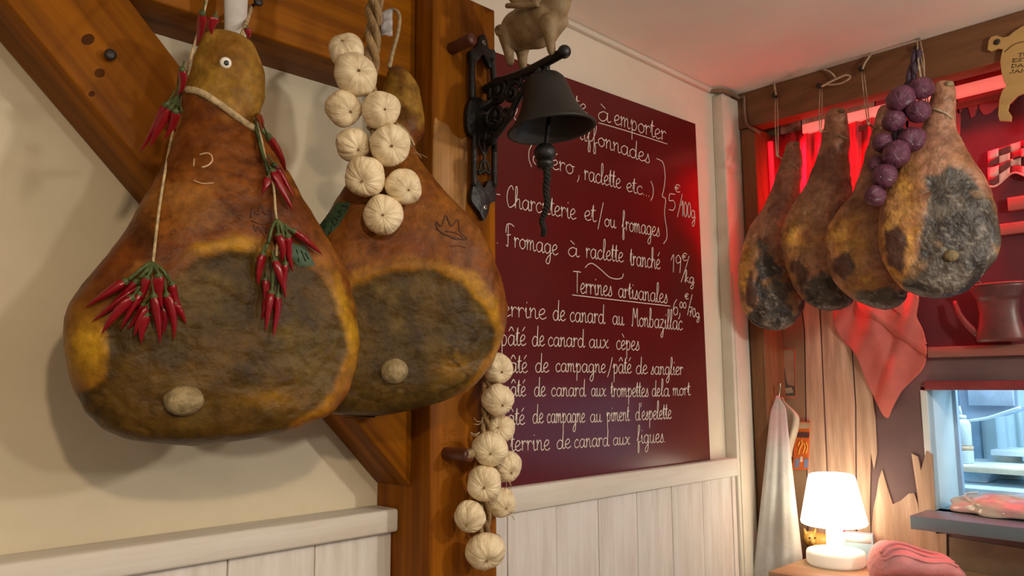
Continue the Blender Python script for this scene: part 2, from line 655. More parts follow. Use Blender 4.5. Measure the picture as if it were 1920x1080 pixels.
G = {
 'a': (0.95, [[(.74, .85), (.45, 1), (.12, .68), (.12, .25), (.38, 0), (.68, .3), (.77, .97), (.75, .2), (.88, 0), (1.02, .15)]]),
 'b': (0.85, [[(0, .2), (.32, 1.3), (.34, 2), (.2, 2.1), (.14, 1.5), (.14, .25), (.38, 0), (.66, .3), (.62, .85), (.38, .9)]]),
 'c': (0.75, [[(.68, .8), (.45, 1), (.12, .65), (.15, .2), (.4, 0), (.75, .2)]]),
 'd': (0.98, [[(.72, .8), (.42, .97), (.1, .6), (.15, .15), (.4, 0), (.68, .3), (.82, 2.0)], [(.82, 2.0), (.76, .3), (.88, 0), (1.05, .15)]]),
 'e': (0.72, [[(.03, .38), (.42, .52), (.6, .82), (.4, 1.02), (.12, .7), (.12, .25), (.38, 0), (.75, .2)]]),
 'f': (0.6, [[(.0, .3), (.36, 1.3), (.45, 2.0), (.28, 2.15), (.2, 1.5), (.2, 0), (.15, -.9), (.32, -1.0), (.36, -.3), (.3, .1), (.6, .3)]]),
 'g': (0.92, [[(.7, .82), (.42, 1), (.1, .65), (.15, .2), (.4, .02), (.68, .3), (.74, .95), (.72, -.5), (.5, -1.0), (.25, -.8), (.45, -.35), (.92, .15)]]),
 'h': (0.85, [[(0, .2), (.3, 1.3), (.32, 2.05), (.18, 2.1), (.13, 1.4), (.12, 0)], [(.12, .5), (.4, .95), (.6, .8), (.6, .2), (.75, 0), (.9, .15)]]),
 'i': (0.45, [[(.08, .6), (.2, 1), (.2, .25), (.32, 0), (.5, .15)], [(.24, 1.45), (.27, 1.58)]]),
 'k': (0.75, [[(.0, .2), (.3, 1.3), (.3, 2.05), (.15, 2.1), (.12, 1.3), (.12, 0)], [(.6, 1), (.2, .5), (.45, .35), (.75, 0)]]),
 'l': (0.45, [[(0, .2), (.32, 1.3), (.34, 2.05), (.2, 2.12), (.13, 1.4), (.15, .25), (.3, 0), (.5, .15)]]),
 'm': (1.15, [[(.05, .8), (.15, 1), (.15, 0)], [(.15, .55), (.38, 1), (.5, .8), (.5, 0)], [(.5, .55), (.73, 1), (.86, .8), (.86, .2), (1, 0), (1.15, .15)]]),
 'n': (0.85, [[(.05, .8), (.15, 1), (.15, 0)], [(.15, .55), (.42, 1), (.58, .8), (.58, .2), (.7, 0), (.88, .15)]]),
 'o': (0.82, [[(.45, 1), (.12, .7), (.12, .25), (.4, 0), (.7, .3), (.68, .75), (.42, 1), (.6, .85), (.88, .85)]]),
 'p': (0.85, [[(.05, .6), (.2, 1), (.2, -1)], [(.2, .55), (.45, 1), (.7, .7), (.65, .2), (.4, 0), (.2, .15)]]),
 'r': (0.62, [[(.05, .75), (.15, 1), (.16, 0)], [(.16, .55), (.32, .92), (.5, .95), (.6, .8)]]),
 's': (0.62, [[(.02, .05), (.28, .6), (.38, 1), (.46, .6), (.54, .2), (.3, 0), (.08, .12)]]),
 't': (0.48, [[(.05, .4), (.25, 1.7), (.2, .3), (.33, 0), (.55, .15)], [(0, 1.12), (.48, 1.18)]]),
 'u': (0.92, [[(.08, .8), (.14, 1), (.14, .3), (.35, 0), (.6, .3), (.65, 1), (.65, .2), (.78, 0), (.95, .15)]]),
 'x': (0.82, [[(.05, .85), (.25, .98), (.42, .5), (.6, .05), (.85, .12)], [(.78, .98), (.45, .55), (.1, .02)]]),
 'z': (0.75, [[(.08, .95), (.6, .97), (.1, .12), (.5, .08), (.52, -.6), (.35, -1), (.2, -.7), (.8, .15)]]),
 'C': (0.95, [[(.85, 1.75), (.6, 2.15), (.2, 1.6), (.1, .7), (.35, 0), (.75, .15), (.95, .4)]]),
 'F': (0.95, [[(.02, 1.3), (.15, 2.1), (.6, 2.25), (1., 2.05)], [(.32, 2.15), (.28, .8), (.25, 0), (.05, .12)], [(.1, 1.1), (.6, 1.2)]]),
 'T': (0.75, [[(-.25, 2.1), (.4, 2.12), (.85, 2.08)], [(.35, 2.1), (.32, 1), (.32, 0)]]),
 'M': (1.25, [[(.05, .15), (.15, 0), (.25, 1), (.35, 2), (.65, .9), (.95, 2), (1, .4), (1.1, 0), (1.25, .15)]]),
 '0': (0.75, [[(.4, 1.9), (.1, 1.3), (.12, .4), (.38, 0), (.65, .5), (.63, 1.4), (.4, 1.9)]]),
 '1': (0.5, [[(.05, 1.3), (.35, 1.95), (.35, 1), (.33, 0)]]),
 '5': (0.8, [[(.68, 1.95), (.2, 1.9), (.15, 1.15), (.5, 1.2), (.7, .7), (.5, .08), (.1, .1)]]),
 '6': (0.8, [[(.6, 1.95), (.25, 1.4), (.1, .6), (.3, 0), (.65, .2), (.65, .8), (.35, .95), (.12, .55)]]),
 '7': (0.75, [[(.05, 1.9), (.7, 1.9), (.4, 1), (.25, 0)], [(.15, 1), (.65, 1)]]),
 '9': (0.75, [[(.65, 1.5), (.4, 1.95), (.12, 1.5), (.3, 1.05), (.62, 1.3), (.66, 1.7), (.62, .8), (.55, 0)]]),
 'E': (0.8, [[(.8, 1.7), (.5, 2), (.2, 1.6), (.15, .6), (.4, 0), (.8, .2)], [(0, 1.2), (.6, 1.25)], [(0, .8), (.55, .85)]]),
 '/': (0.55, [[(.6, 2.2), (.3, .8), (0, -.7)]]),
 '(': (0.4, [[(.35, 1.9), (.1, 1.2), (.1, .3), (.35, -.4)]]),
 ')': (0.4, [[(.05, 1.9), (.3, 1.2), (.3, .3), (.05, -.4)]]),
 ',': (0.35, [[(.2, .25), (.18, -.1), (.02, -.5)]]),
 '.': (0.3, [[(.1, .02), (.14, .1)]]),
 '-': (0.6, [[(.05, .6), (.5, .6)]]),
 "'": (0.25, [[(.15, 2.0), (.08, 1.5)]]),
 ' ': (0.5, []),
}
ACC = {'é': ('e', [(.3, 1.35), (.6, 1.75)]), 'è': ('e', [(.2, 1.75), (.5, 1.35)]), 'à': ('a', [(.25, 1.75), (.6, 1.35)]), 'â': ('a', [(.15, 1.35), (.45, 1.75), (.72, 1.35)])}


def glyph(ch):
    if ch in ACC:
        b, st = ACC[ch]
        a, s = G[b]
        return a, s+[st]
    return G[ch]


def write(text, p0, p1, xh, parent, r=0.0015, name='handwriting', material=CHALK, conv=None, nrm=Vector((0, -1, 0)), seg=5, sm=5, zfac=0.5, slant=0.0):
    """one written word: baseline from p0 to p1 (photo pixels on the surface conv), x height in photo pixels"""
    conv = conv or (lambda x, y: onY(x, y, BY-0.0009))
    tot = sum(glyph(c)[0] for c in text)
    x = 0.0
    parts = []
    for c in text:
        adv, strokes = glyph(c)
        for st in strokes:
            pts = []
            for (gx, gy) in st:
                t = (x+gx)/tot
                bx = p0[0]+(p1[0]-p0[0])*t + gy*slant*xh
                by = p0[1]+(p1[1]-p0[1])*t
                pts.append(conv(bx, by-gy*xh))
            parts.append(tube(pts, r, seg, sm if len(pts) > 2 else 0, flat=(nrm, zfac)))
        x += adv
    return mk(name, join(*parts), material, parent)


WORDS = [
 ("l", (961, 224), (972, 226), 12), (".", (944, 218), (950, 219), 12), ("te", (1077, 207), (1100, 214), 17),
 ("à", (1120, 225), (1144, 230), 18), ("emporter", (1151, 232), (1249, 265), 18),
 ("Chiffonnades", (1062, 252), (1219, 307), 17), ("(apéro", (990, 304), (1076, 328), 18), (",", (1082, 332), (1088, 334), 18),
 ("raclette", (1095, 337), (1164, 354), 18), ("etc...)", (1174, 358), (1226, 371), 16),
 ("-", (930, 372), (939, 374), 14), ("Charcuterie", (949, 387), (1080, 412), 19), ("et", (1095, 412), (1117, 416), 18), ("ou", (1133, 424), (1155, 428), 15), ("fromages", (1166, 431), (1237, 444), 17),
 ("Fromage", (948, 461), (1046, 479), 19), (".", (930, 456), (936, 457), 14), ("à", (1064, 480), (1085, 482), 17), ("raclette", (1098, 483), (1169, 492), 18), ("tranché", (1181, 497), (1238, 505), 18),
 ("5", (1252, 394), (1268, 396), 16), ("E", (1265, 359), (1275, 361), 7), ("100g", (1277, 405), (1304, 410), 15),
 ("19", (1257, 510), (1278, 512), 17), ("E", (1279, 488), (1288, 489), 7), ("kg", (1284, 530), (1302, 531), 11),
 ("Terrines", (1078, 549), (1148, 556), 19), ("artisanales", (1159, 557), (1252, 569), 17),
 ("6,", (1261, 590), (1277, 591), 15), ("00", (1274, 577), (1287, 578), 6), ("E", (1284, 560), (1291, 561), 5), ("70g", (1292, 593), (1312, 596), 9),
 ("terrine", (932, 592), (1024, 599), 19), ("de", (1036, 600), (1060, 602), 19), ("canard", (1068, 603), (1134, 607), 18), ("au", (1148, 608), (1170, 610), 16), ("Monbazillac", (1184, 611), (1280, 619), 17),
 ("pâté", (938, 648), (986, 648), 20), ("de", (997, 649), (1021, 649), 19), ("canard", (1027, 649), (1096, 651), 17), ("aux", (1104, 652), (1141, 653), 16), ("cèpes", (1155, 655), (1199, 657), 17),
 ("pâté", (942, 699), (989, 699), 19), ("de", (1003, 698), (1029, 698), 18), ("campagne", (1041, 697), (1136, 699), 16), ("pâté", (1149, 700), (1184, 700), 17), ("de", (1192, 701), (1214, 701), 16), ("sanglier", (1220, 702), (1281, 703), 15),
 ("pâté", (945, 743), (986, 743), 18), ("de", (1001, 743), (1023, 743), 18), ("canard", (1033, 743), (1098, 743), 16), ("aux", (1108, 743), (1136, 743), 15), ("trompettes", (1145, 744), (1216, 744), 16), ("de", (1222, 743), (1238, 743), 15), ("la", (1239, 743), (1255, 743), 15), ("mort", (1261, 742), (1294, 741), 14),
 ("pâté", (938, 797), (984, 796), 18), ("de", (998, 794), (1019, 793), 18), ("campagne", (1025, 793), (1097, 792), 17), ("au", (1106, 792), (1128, 791), 15), ("piment", (1137, 790), (1180, 789), 16), ("d'espelette", (1191, 788), (1259, 785), 16),
 ("terrine", (957, 846), (1031, 844), 19), ("de", (1043, 842), (1070, 840), 17), ("canard", (1076, 840), (1142, 836), 16), ("aux", (1149, 835), (1181, 833), 14), ("figues.", (1194, 832), (1248, 829), 16),
]
for wd in WORDS:
    write(wd[0], wd[1], wd[2], wd[3], board)


def stroke(pts, r=0.0015, parent=board, name='pen_stroke', material=CHALK):
    return mk(name, tube([onY(x, y, BY-0.0009) for x, y in pts], r, 5, 6, flat=(Vector((0, -1, 0)), 0.5)), material, parent)


stroke([(1122, 230), (1180, 247), (1251, 270)])
stroke([(1073, 553), (1160, 563), (1257, 574)])
stroke([(1231, 297), (1243, 305), (1247, 330), (1245, 352), (1242, 368), (1248, 374), (1246, 400), (1250, 430), (1250, 447), (1244, 457)])
stroke([(1279, 364), (1275, 385), (1270, 407)])
stroke([(1131, 380), (1126, 405), (1121, 430)])
stroke([(1292, 480), (1285, 505), (1277, 529)])
stroke([(1298, 552), (1293, 572), (1289, 591)])
stroke([(1148, 670), (1144, 690), (1139, 707)])
stroke([(1097, 502), (1104, 495), (1113, 495), (1127, 506), (1142, 519), (1155, 523), (1166, 521), (1169, 513)])

# ================================================================== HAMS
BVH = {}


def hamN(yaw):
    y = math.radians(yaw)
    return Vector((-math.sin(y), -math.cos(y), 0)), Vector((math.cos(y), -math.sin(y), 0))


def ham(P0, yaw, left, right, bmax, ratio, colfn, label, material, N=150, M=110, cut=None, lump=0.006, seed=0.0, hocky=None, pf=(0.95, 0.62)):
    n, U = hamN(yaw)
    P0 = Vector(P0)
    Z = Vector((0, 0, 1))

    def uv(x, y):
        q = onP(x, y, P0, n)-P0
        return q.dot(U), q.z
    lu = sorted([uv(*p) for p in left], key=lambda q: q[1])
    ru = sorted([uv(*p) for p in right], key=lambda q: q[1])
    v0, v1 = min(lu[0][1], ru[0][1]), max(lu[-1][1], ru[-1][1])
    vs = []
    for k in range(N+1):
        t = k/N
        s = 0.55*t+0.45*(1-math.cos(math.pi*t))/2
        vs.append(v0+(v1-v0)*s)
    L = np.interp(vs, [q[1] for q in lu], [q[0] for q in lu])
    Rr = np.interp(vs, [q[1] for q in ru], [q[0] for q in ru])
    ker = np.array([1, 2, 3, 2, 1], float)
    ker /= ker.sum()

    def smooth(a):
        b = np.pad(a, 2, mode='edge')
        c = np.convolve(b, ker, 'valid')
        c[:2] = a[:2]
        c[-2:] = a[-2:]
        return c
    L, Rr = smooth(L), smooth(Rr)
    V, cols = [], []
    for k, v in enumerate(vs):
        l, r = L[k], Rr[k]
        if r-l < 0.002:
            m = (l+r)/2
            l, r = m-0.001, m+0.001
        c, a = (l+r)/2, (r-l)/2
        b = bmax*math.tanh(ratio*a/bmax)
        tt = k/N
        for j in range(M):
            th = 2*math.pi*j/M
            cu, sw = math.cos(th), math.sin(th)
            e = (pf[1]+(pf[0]-pf[1])*sstep(0.45, 0.75, tt)) if sw > 0 else 0.9
            w = b*math.copysign(abs(sw)**e, sw)
            p = P0+U*(c+a*cu)+Z*v+n*w
            q = p*9+Vector((seed, seed*2, seed*3))
            d = lump*fbm(q, 3)+lump*0.35*fbm(q*3.7, 4)
            edge = clamp(a/0.03)
            dirv = (U*cu*0.6+n*sw).normalized()
            p = p+dirv*d*edge
            x, y = proj(p)
            front = sw > -0.15
            if cut is not None and front:
                wn = 10*fbm(p*14+Vector((seed, 0, 0)), 3)
                sd = sdpoly(x, y, cut)+wn
                k1 = clamp(sw*1.6)
                p = p-n*(0.006*sstep(16, -22, sd))*k1+n*(0.0010*math.exp(-((sd-9)/10.0)**2))*k1
                cr = abs(noise.noise(p*16+Vector((seed, 1, 2))))
                p = p-n*0.0018*sstep(0.10, 0.0, cr)*sstep(6, -12, sd)*k1
            else:
                sd = 60.0
            V.append(p)
            cols.append(colfn(x, y, p, sd, sw))
    Fc = []
    for k in range(N):
        for j in range(M):
            Fc.append((k*M+j, k*M+(j+1) % M, (k+1)*M+(j+1) % M, (k+1)*M+j))
    Fc.append(tuple(range(M))[::-1])
    Fc.append(tuple(N*M+j for j in range(M)))
    base = P0+Z*v0
    root = thing('cured_ham', base, label, 'ham')
    me_o = mk('ham_body', (V, Fc), material, root)
    me = me_o.data
    at = me.color_attributes.new('Col', 'FLOAT_COLOR', 'POINT')
    flat = np.ones((len(cols), 4), np.float32)
    flat[:, :3] = np.array(cols, np.float32)
    at.data.foreach_set('color', flat.ravel())
    bv = BVHTree.FromPolygons([tuple(p) for p in V], Fc)
    return root, bv, n


def hit(bv, x, y, off=0.0, fallback=None):
    d = ray(x, y).normalized()
    loc, nn, i, dist = bv.ray_cast(CAM, d)
    if loc is None:
        loc = fallback if fallback is not None else None
        if loc is None:
            q = bv.find_nearest(CAM+d*1.4)
            loc = q[0]
            # closest point along the ray to that surface point
            t = (loc-CAM).dot(d)
            loc = CAM+d*t
            return loc
        t = (loc-CAM).dot(d)
        return CAM+d*(t-off)
    return loc-d*off


def nz(p, s, o=4, sh=0.0):
    return fbm(p*s+Vector((sh, sh*1.7, -sh)), o)


RIND1, RIND2 = (0.46, 0.175, 0.040), (0.27, 0.080, 0.020)
FATY, MEAT1, MEAT2, MEAT3 = (0.80, 0.50, 0.055), (0.185, 0.112, 0.034), (0.105, 0.066, 0.020), (0.22, 0.165, 0.075)
GOLD = (0.60, 0.38, 0.12)

H1CUT = [(205, 615), (245, 582), (300, 545), (335, 498), (372, 478), (480, 472), (560, 490), (605, 522), (635, 570), (650, 620), (652, 660), (636, 712), (600, 755), (545, 790), (520, 850), (300, 870), (170, 830), (140, 745), (195, 715), (207, 660)]


def spot(x, y, cx, cy, rx, ry):
    return math.exp(-(((x-cx)/rx)**2+((y-cy)/ry)**2))


def col1(x, y, p, sd, sw):
    c = lerp3(RIND2, RIND1, sstep(-0.35, 0.35, nz(p, 7, 4)))
    c = lerp3(c, (0.46, 0.17, 0.05), 0.6*spot(x, y, 430, 300, 60, 90))
    c = lerp3(c, (0.42, 0.185, 0.085), 0.75*spot(x, y, 620, 480, 30, 70))
    # dark weathered streaks
    st = sstep(0.10, 0.0, abs(noise.noise(Vector((x*0.012, y*0.03, 3.1)))))
    c = lerp3(c, (0.085, 0.022, 0.008), 0.55*st*sstep(40, 75, sd+40)*sstep(250, 360, y)*(1-sstep(440, 480, y)))
    c = lerp3(c, (0.095, 0.032, 0.010), 0.75*spot(x, y, 265, 430, 28, 50))
    fl = sstep(0.05, 0.0, abs(nz(p, 9, 3, 41)))*sstep(-0.1, 0.35, nz(p, 4, 2, 44))
    c = lerp3(c, (0.10, 0.028, 0.010), 0.7*fl)
    c = lerp3(c, (0.60, 0.30, 0.13), 0.55*sstep(0.30, 0.55, nz(p, 10, 4, 51)))
    c = lerp3(c, (0.13, 0.038, 0.012), 0.6*spot(x, y, 470, 395, 110, 22)+0.55*spot(x, y, 400, 350, 30, 60)*sstep(-.2, .3, nz(p, 12, 3, 61)))
    hock = 1-sstep(-12, 12, y-(165+(x-350)*0.55)+14*nz(p, 20, 3))
    c = lerp3(c, lerp3(GOLD, (0.42, 0.22, 0.06), sstep(-0.2, 0.5, nz(p, 16, 4, 4))), hock)
    fat = sstep(30, 16, sd+8*nz(p, 18, 3, 2))*(0.06+0.95*spot(x, y, 650, 600, 45, 100)+0.75*spot(x, y, 425, 460, 75, 26)+0.4*spot(x, y, 590, 760, 50, 40))
    fat = max(fat, 1.2*spot(x, y, 165, 655, 42, 62))
    c = lerp3(c, FATY, clamp(fat))
    m = sstep(6, -6, sd)
    me_ = lerp3(MEAT2, MEAT1, sstep(-0.35, 0.3, nz(p, 11, 5, 6)))
    me_ = lerp3(me_, MEAT3, 0.8*sstep(0.1, 0.55, nz(p, 9, 5, 11)))
    me_ = lerp3(me_, (0.40, 0.23, 0.035), clamp(1.1*spot(x, y, 515, 748, 60, 20)+0.5*sstep(0.25, 0.5, nz(p, 13, 4, 21))*spot(x, y, 440, 500, 150, 40)))
    me_ = lerp3(me_, (0.075, 0.045, 0.014), 0.8*sstep(0.07, 0.0, abs(nz(p, 12, 3, 31)))*sstep(-0.2, 0.3, nz(p, 5, 2, 9)))
    return lerp3(c, me_, m)


H1L = [(400, 55), (385, 60), (374, 66), (362, 100), (358, 130), (352, 160), (345, 180), (337, 230), (315, 295), (288, 345), (255, 395), (225, 440), (190, 490), (152, 540), (128, 572), (121, 600), (122, 640), (128, 690), (142, 735), (165, 775), (195, 805), (240, 824), (295, 832), (360, 836)]
H1R = [(400, 55), (425, 62), (455, 72), (474, 86), (486, 115), (492, 150), (491, 185), (484, 215), (478, 232), (487, 250), (500, 272), (522, 308), (548, 350), (575, 395), (602, 440), (626, 485), (646, 535), (660, 590), (667, 640), (663, 690), (645, 735), (612, 775), (560, 800), (500, 816), (430, 829), (360, 836)]
P1 = onY(395, 600, -0.285)
ham1, bv1, nh1 = ham(P1, 12, H1L, H1R, 0.088, 0.80, col1, 'biggest ham, leftmost, with googly eye and red chili garlands', HAMSKIN, 190, 170, H1CUT, 0.0048, 1.3)

H2CUT = [(590, 650), (615, 590), (650, 545), (700, 517), (760, 502), (820, 507), (868, 532), (905, 575), (926, 620), (922, 655), (895, 700), (850, 738), (800, 800), (600, 830), (520, 790), (520, 700)]


def col2(x, y, p, sd, sw):
    c = lerp3((0.33, 0.105, 0.024), (0.45, 0.180, 0.048), sstep(-0.35, 0.35, nz(p, 7, 4, 5)))
    c = lerp3(c, (0.46, 0.20, 0.085), 0.7*spot(x, y, 880, 440, 50, 60))
    c = lerp3(c, (0.20, 0.060, 0.015), 0.5*sstep(0.08, 0.0, abs(nz(p, 6, 2, 8)))*sstep(300, 340, y))
    hock = 1-sstep(-10, 15, y-235+12*nz(p, 20, 3))
    c = lerp3(c, lerp3(GOLD, (0.27, 0.13, 0.04), sstep(-0.2, 0.5, nz(p, 18, 4, 4))), hock)
    fat = sstep(34, 14, sd+8*nz(p, 18, 3, 2))*(0.45+0.9*spot(x, y, 905, 560, 60, 90))
    c = lerp3(c, (0.78, 0.44, 0.050), clamp(fat))
    m = sstep(6, -6, sd)
    me_ = lerp3((0.12, 0.078, 0.028), (0.205, 0.135, 0.052), sstep(-0.35, 0.3, nz(p, 11, 5, 16)))
    me_ = lerp3(me_, (0.25, 0.185, 0.085), 0.7*sstep(0.1, 0.55, nz(p, 14, 5, 13)))
    me_ = lerp3(me_, (0.40, 0.235, 0.045), clamp(1.2*spot(x, y, 848, 690, 32, 20)))
    me_ = lerp3(me_, (0.085, 0.055, 0.018), 0.8*sstep(0.06, 0.0, abs(nz(p, 12, 3, 33)))*sstep(-0.2, 0.3, nz(p, 5, 2, 9)))
    return lerp3(c, me_, m)


H2L = [(744, 122), (730, 127), (721, 138), (716, 165), (715, 200), (708, 240), (690, 285), (665, 325), (642, 358), (620, 395), (598, 430), (575, 475), (553, 530), (540, 590), (536, 640), (542, 700), (565, 750), (600, 776), (640, 784), (700, 781)]
H2R = [(744, 122), (760, 130), (776, 146), (788, 168), (790, 195), (797, 228), (795, 252), (782, 268), (776, 282), (786, 302), (812, 338), (850, 380), (886, 424), (915, 472), (936, 525), (947, 578), (946, 610), (934, 652), (912, 692), (880, 724), (832, 750), (765, 770), (700, 781)]
P2 = onY(770, 600, -0.30)
ham2, bv2, nh2 = ham(P2, 25, H2L, H2R, 0.082, 0.80, col2, 'big ham behind the white garlic braid, second from the left', HAMSKIN, 170, 150, H2CUT, 0.0045, 4.7)

# bone heads, eye, strings on the two big hams


def knob(bv, x, y, rpx, rpy, parent, nrm, name='bone_head', material=BONE):
    p = hit(bv, x, y)
    s = 1/pxm(p)
    v, f = ellipsoid((0, 0, 0), 1, 1, 1, 28, 18)
    q = []
    M = Matrix.Translation(p+nrm*0.002) @ frame_z(nrm)
    for a in v:
        k = 1+0.07*fbm(a*2.3+Vector((x, y, 0)), 3)
        # local: x,y across, z outwards
        q.append(M @ Vector((a.x*rpx*s*k, a.y*rpy*s*k, a.z*rpx*s*0.75*k)))
    return mk(name, (q, f), material, parent)


knob(bv1, 344, 751, 36, 28, ham1, nh1)
knob(bv2, 739, 696, 26, 24, ham2, nh2)
# googly eye
pe = hit(bv1, 423, 118)
tc_ = (CAM-pe).normalized()
Me = Matrix.Translation(pe) @ frame_z((tc_+nh1).normalized())
eye = mk('googly_eye', lathe([(0.0085, -0.004), (0.0092, 0.0), (0.0088, 0.003), (0.006, 0.0048), (0.002, 0.0055)], 28, Me), EYEWHITE, ham1)
tag(eye, 'white plastic googly eye')
mk('pupil', lathe([(0.0040, 0.0040), (0.0040, 0.0062), (0.003, 0.0068)], 20, Me @ Matrix.Translation((0.0008, -0.0008, 0))), BLACK, eye)


def surf(bv, pts, off):
    return [hit(bv, x, y, off) for x, y in pts]


mk('neck_string', tube(surf(bv1, [(351, 168), (362, 169), (378, 174), (398, 186), (420, 201), (440, 216), (458, 229), (472, 238), (479, 241)], 0.003), 0.0058, 8, 6), STRING, ham1)
mk('neck_string', tube(surf(bv2, [(742, 232), (756, 240), (768, 256), (776, 272)], 0.002), 0.0028, 8, 5), STRING, ham2)
# fine whisker of string on the second ham
# pale knife marks and crest on the first ham
mk('scratch_mark', join(tube(surf(bv1, [(374, 290), (388, 287), (396, 291), (398, 301), (390, 310), (378, 314)], 0.0006), 0.0014, 5, 5), tube(surf(bv1, [(362, 338), (380, 344), (400, 343)], 0.0006), 0.0011, 5, 5), tube(surf(bv1, [(364, 297), (363, 312)], 0.0006), 0.001, 5, 0)), FATMARK, ham1)


def patch(bv, poly, off, material, name, parent, n=9):
    """thin skin-hugging patch"""
    xs = [p[0] for p in poly]
    ys = [p[1] for p in poly]
    V, Fc, idx = [], [], {}
    N = 26
    for i in range(N+1):
        for j in range(N+1):
            x = min(xs)+(max(xs)-min(xs))*i/N
            y = min(ys)+(max(ys)-min(ys))*j/N
            if sdpoly(x, y, poly) < 2.0:
                idx[(i, j)] = len(V)
                V.append(hit(bv, x, y, off))
    for i in range(N):
        for j in range(N):
            k = [(i, j), (i+1, j), (i+1, j+1), (i, j+1)]
            if all(q in idx for q in k):
                Fc.append(tuple(idx[q] for q in k))
    return mk(name, (V, Fc), material, parent)


st1 = patch(bv1, [(541, 456), (572, 462), (590, 497), (560, 500), (548, 484)], 0.0009, GREENINK, 'green_stamp', ham1)
tag(st1, 'dark green ink stamp')
st2 = patch(bv2, [(592, 432), (632, 380), (657, 379), (650, 398), (634, 424), (606, 449), (598, 446)], 0.0009, GREENINK, 'green_stamp', ham2)
tag(st2, 'dark green ink stamp with illegible letters')
GDARK = mat('dark_green_letters', (0.006, 0.012, 0.006), 0.6)
for (x0, y0, g) in ((607, 436, [(0, 0), (3, -14), (11, 2), (15, -12)]), (622, 420, [(0, -4), (5, -12), (11, -6), (6, 2), (0, -4)]), (632, 404, [(10, -9), (2, -8), (8, 0), (0, 2)]), (641, 394, [(0, -8), (10, -6), (5, 3)])):
    mk('stamp_letter', tube(surf(bv2, [(x0+a, y0+b) for a, b in g], 0.0013), 0.0013, 5, 4), GDARK, st2)
for (x0, y0, g) in ((556, 468, [(0, 0), (4, 22)]), (565, 470, [(0, 0), (8, 20)]), (572, 474, [(0, 0), (7, 12)])):
    mk('stamp_line', tube(surf(bv1, [(x0+a, y0+b) for a, b in g], 0.0013), 0.0011, 5, 4), GDARK, st1)
# crown brands
mk('crown_brand', join(
    tube(surf(bv2, [(820, 432), (818, 416), (828, 424), (836, 404), (846, 424), (858, 412), (862, 434), (875, 446)], 0.0006), 0.0016, 5, 4),
    tube(surf(bv2, [(818, 428), (835, 440), (858, 447), (876, 449)], 0.0006), 0.0016, 5, 4),
    tube(surf(bv2, [(836, 434), (852, 436), (868, 446), (852, 448), (838, 440)], 0.0006), 0.0016, 5, 4),
    tube(surf(bv2, [(845, 462), (858, 460), (872, 464)], 0.0006), 0.001, 5, 3)), BROWNINK, ham2)
mk('crown_brand', join(
    tube(surf(bv1, [(470, 408), (474, 392), (484, 402), (490, 384), (498, 402), (508, 392), (510, 412)], 0.0006), 0.0015, 5, 4),
    tube(surf(bv1, [(472, 414), (490, 420), (510, 416)], 0.0006), 0.0013, 5, 4),
    tube(surf(bv1, [(476, 422), (480, 434), (484, 424), (490, 436), (494, 424), (500, 436), (506, 424)], 0.0006), 0.001, 5, 4)), BROWNINK, ham1)

# loop that hangs the second ham on the beam
mk('hanging_loop', tube([onY(722, 22, -0.15), onY(738, 18, -0.17), onY(749, 30, -0.19), onY(746, 62, -0.21), onY(737, 95, -0.24), onY(730, 126, -0.28)], 0.0042, 8, 6), STRING, ham2)
mk('hanging_loop', tube([onY(470, 14, -0.16), onY(466, 30, -0.19), onY(452, 70, -0.26)], 0.004, 8, 6), STRING, ham1)

# ------------------------------------------------------------------ paper tag curled on a stick by the first ham
tagT = thing('paper_tag', onY(440, 78, -0.19), 'rolled white printed paper tag hanging above the googly eye', 'tag')
V, Fc = [], []
NU, NV = 22, 16
for j in range(NV+1):
    t = j/NV
    cx, cy = 441+(t-0.5)*-2, -40+t*122
    c = onY(cx, cy, -0.195)
    for i in range(NU+1):
        a = math.pi*(0.02+1.25*i/NU)
        rr = 0.0215*(1+0.05*math.sin(6*t))
        V.append(c+Vector((-math.cos(a)*rr, -math.sin(a)*rr*0.75, 0)))
for j in range(NV):
    for i in range(NU):
        k = j*(NU+1)+i
        Fc.append((k, k+1, k+NU+2, k+NU+1))
sheet = mk('paper_sheet', (V, Fc), PAPER, tagT)
sm_ = sheet.modifiers.new('thickness', 'SOLIDIFY')
sm_.thickness = 0.0008
for yy, xa, xb in ((4, 424, 446), (9, 426, 450), (14, 424, 440), (21, 428, 448), (27, 424, 452), (43, 424, 450)):
    pts = []
    for k in range(7):
        x = xa+(xb-xa)*k/6
        c = onY(441, yy, -0.195)
        s = clamp((x-441)/24.0, -0.95, 0.95)
        rr = 0.0222
        pts.append(Vector((c.x+s*rr, c.y-math.sqrt(1-s*s)*rr*0.75, c.z+0.0001*x)))
    mk('print_line', tube(pts, 0.0010 if yy != 43 else 0.0006, 4, 0), PRINT, tagT)

# ------------------------------------------------------------------ chili garlands


def chili_mesh(name, bend, seed):
    rnd = random.Random(seed)
    V, Fc = [], []
    n, seg = 16, 12
    for i in range(n+1):
        t = i/n
        r = (0.55+0.45*sstep(0, 0.16, t))*(1-t**1.7)**0.8 if t < 1 else 0.0
        r = max(r, 0.02)
        cx = bend*math.sin(t*math.pi)*0.10+bend*0.06*t*t
        for k in range(seg):
            a = 2*math.pi*k/seg
            rr = r*(1+0.10*math.sin(3*a+4*t+seed)+0.06*rnd.uniform(-1, 1))
            V.append((cx*8+math.cos(a)*rr, math.sin(a)*rr*0.85, -t))
    for i in range(n):
        for k in range(seg):
            Fc.append((i*seg+k, i*seg+(k+1) % seg, (i+1)*seg+(k+1) % seg, (i+1)*seg+k))
    Fc.append(tuple(range(seg))[::-1])
    Fc.append(tuple(n*seg+k for k in range(seg)))
    me = bpy.data.meshes.new(name)
    me.from_pydata(V, [], Fc)
    me.shade_smooth()
    me.materials.append(CHILI)
    return me


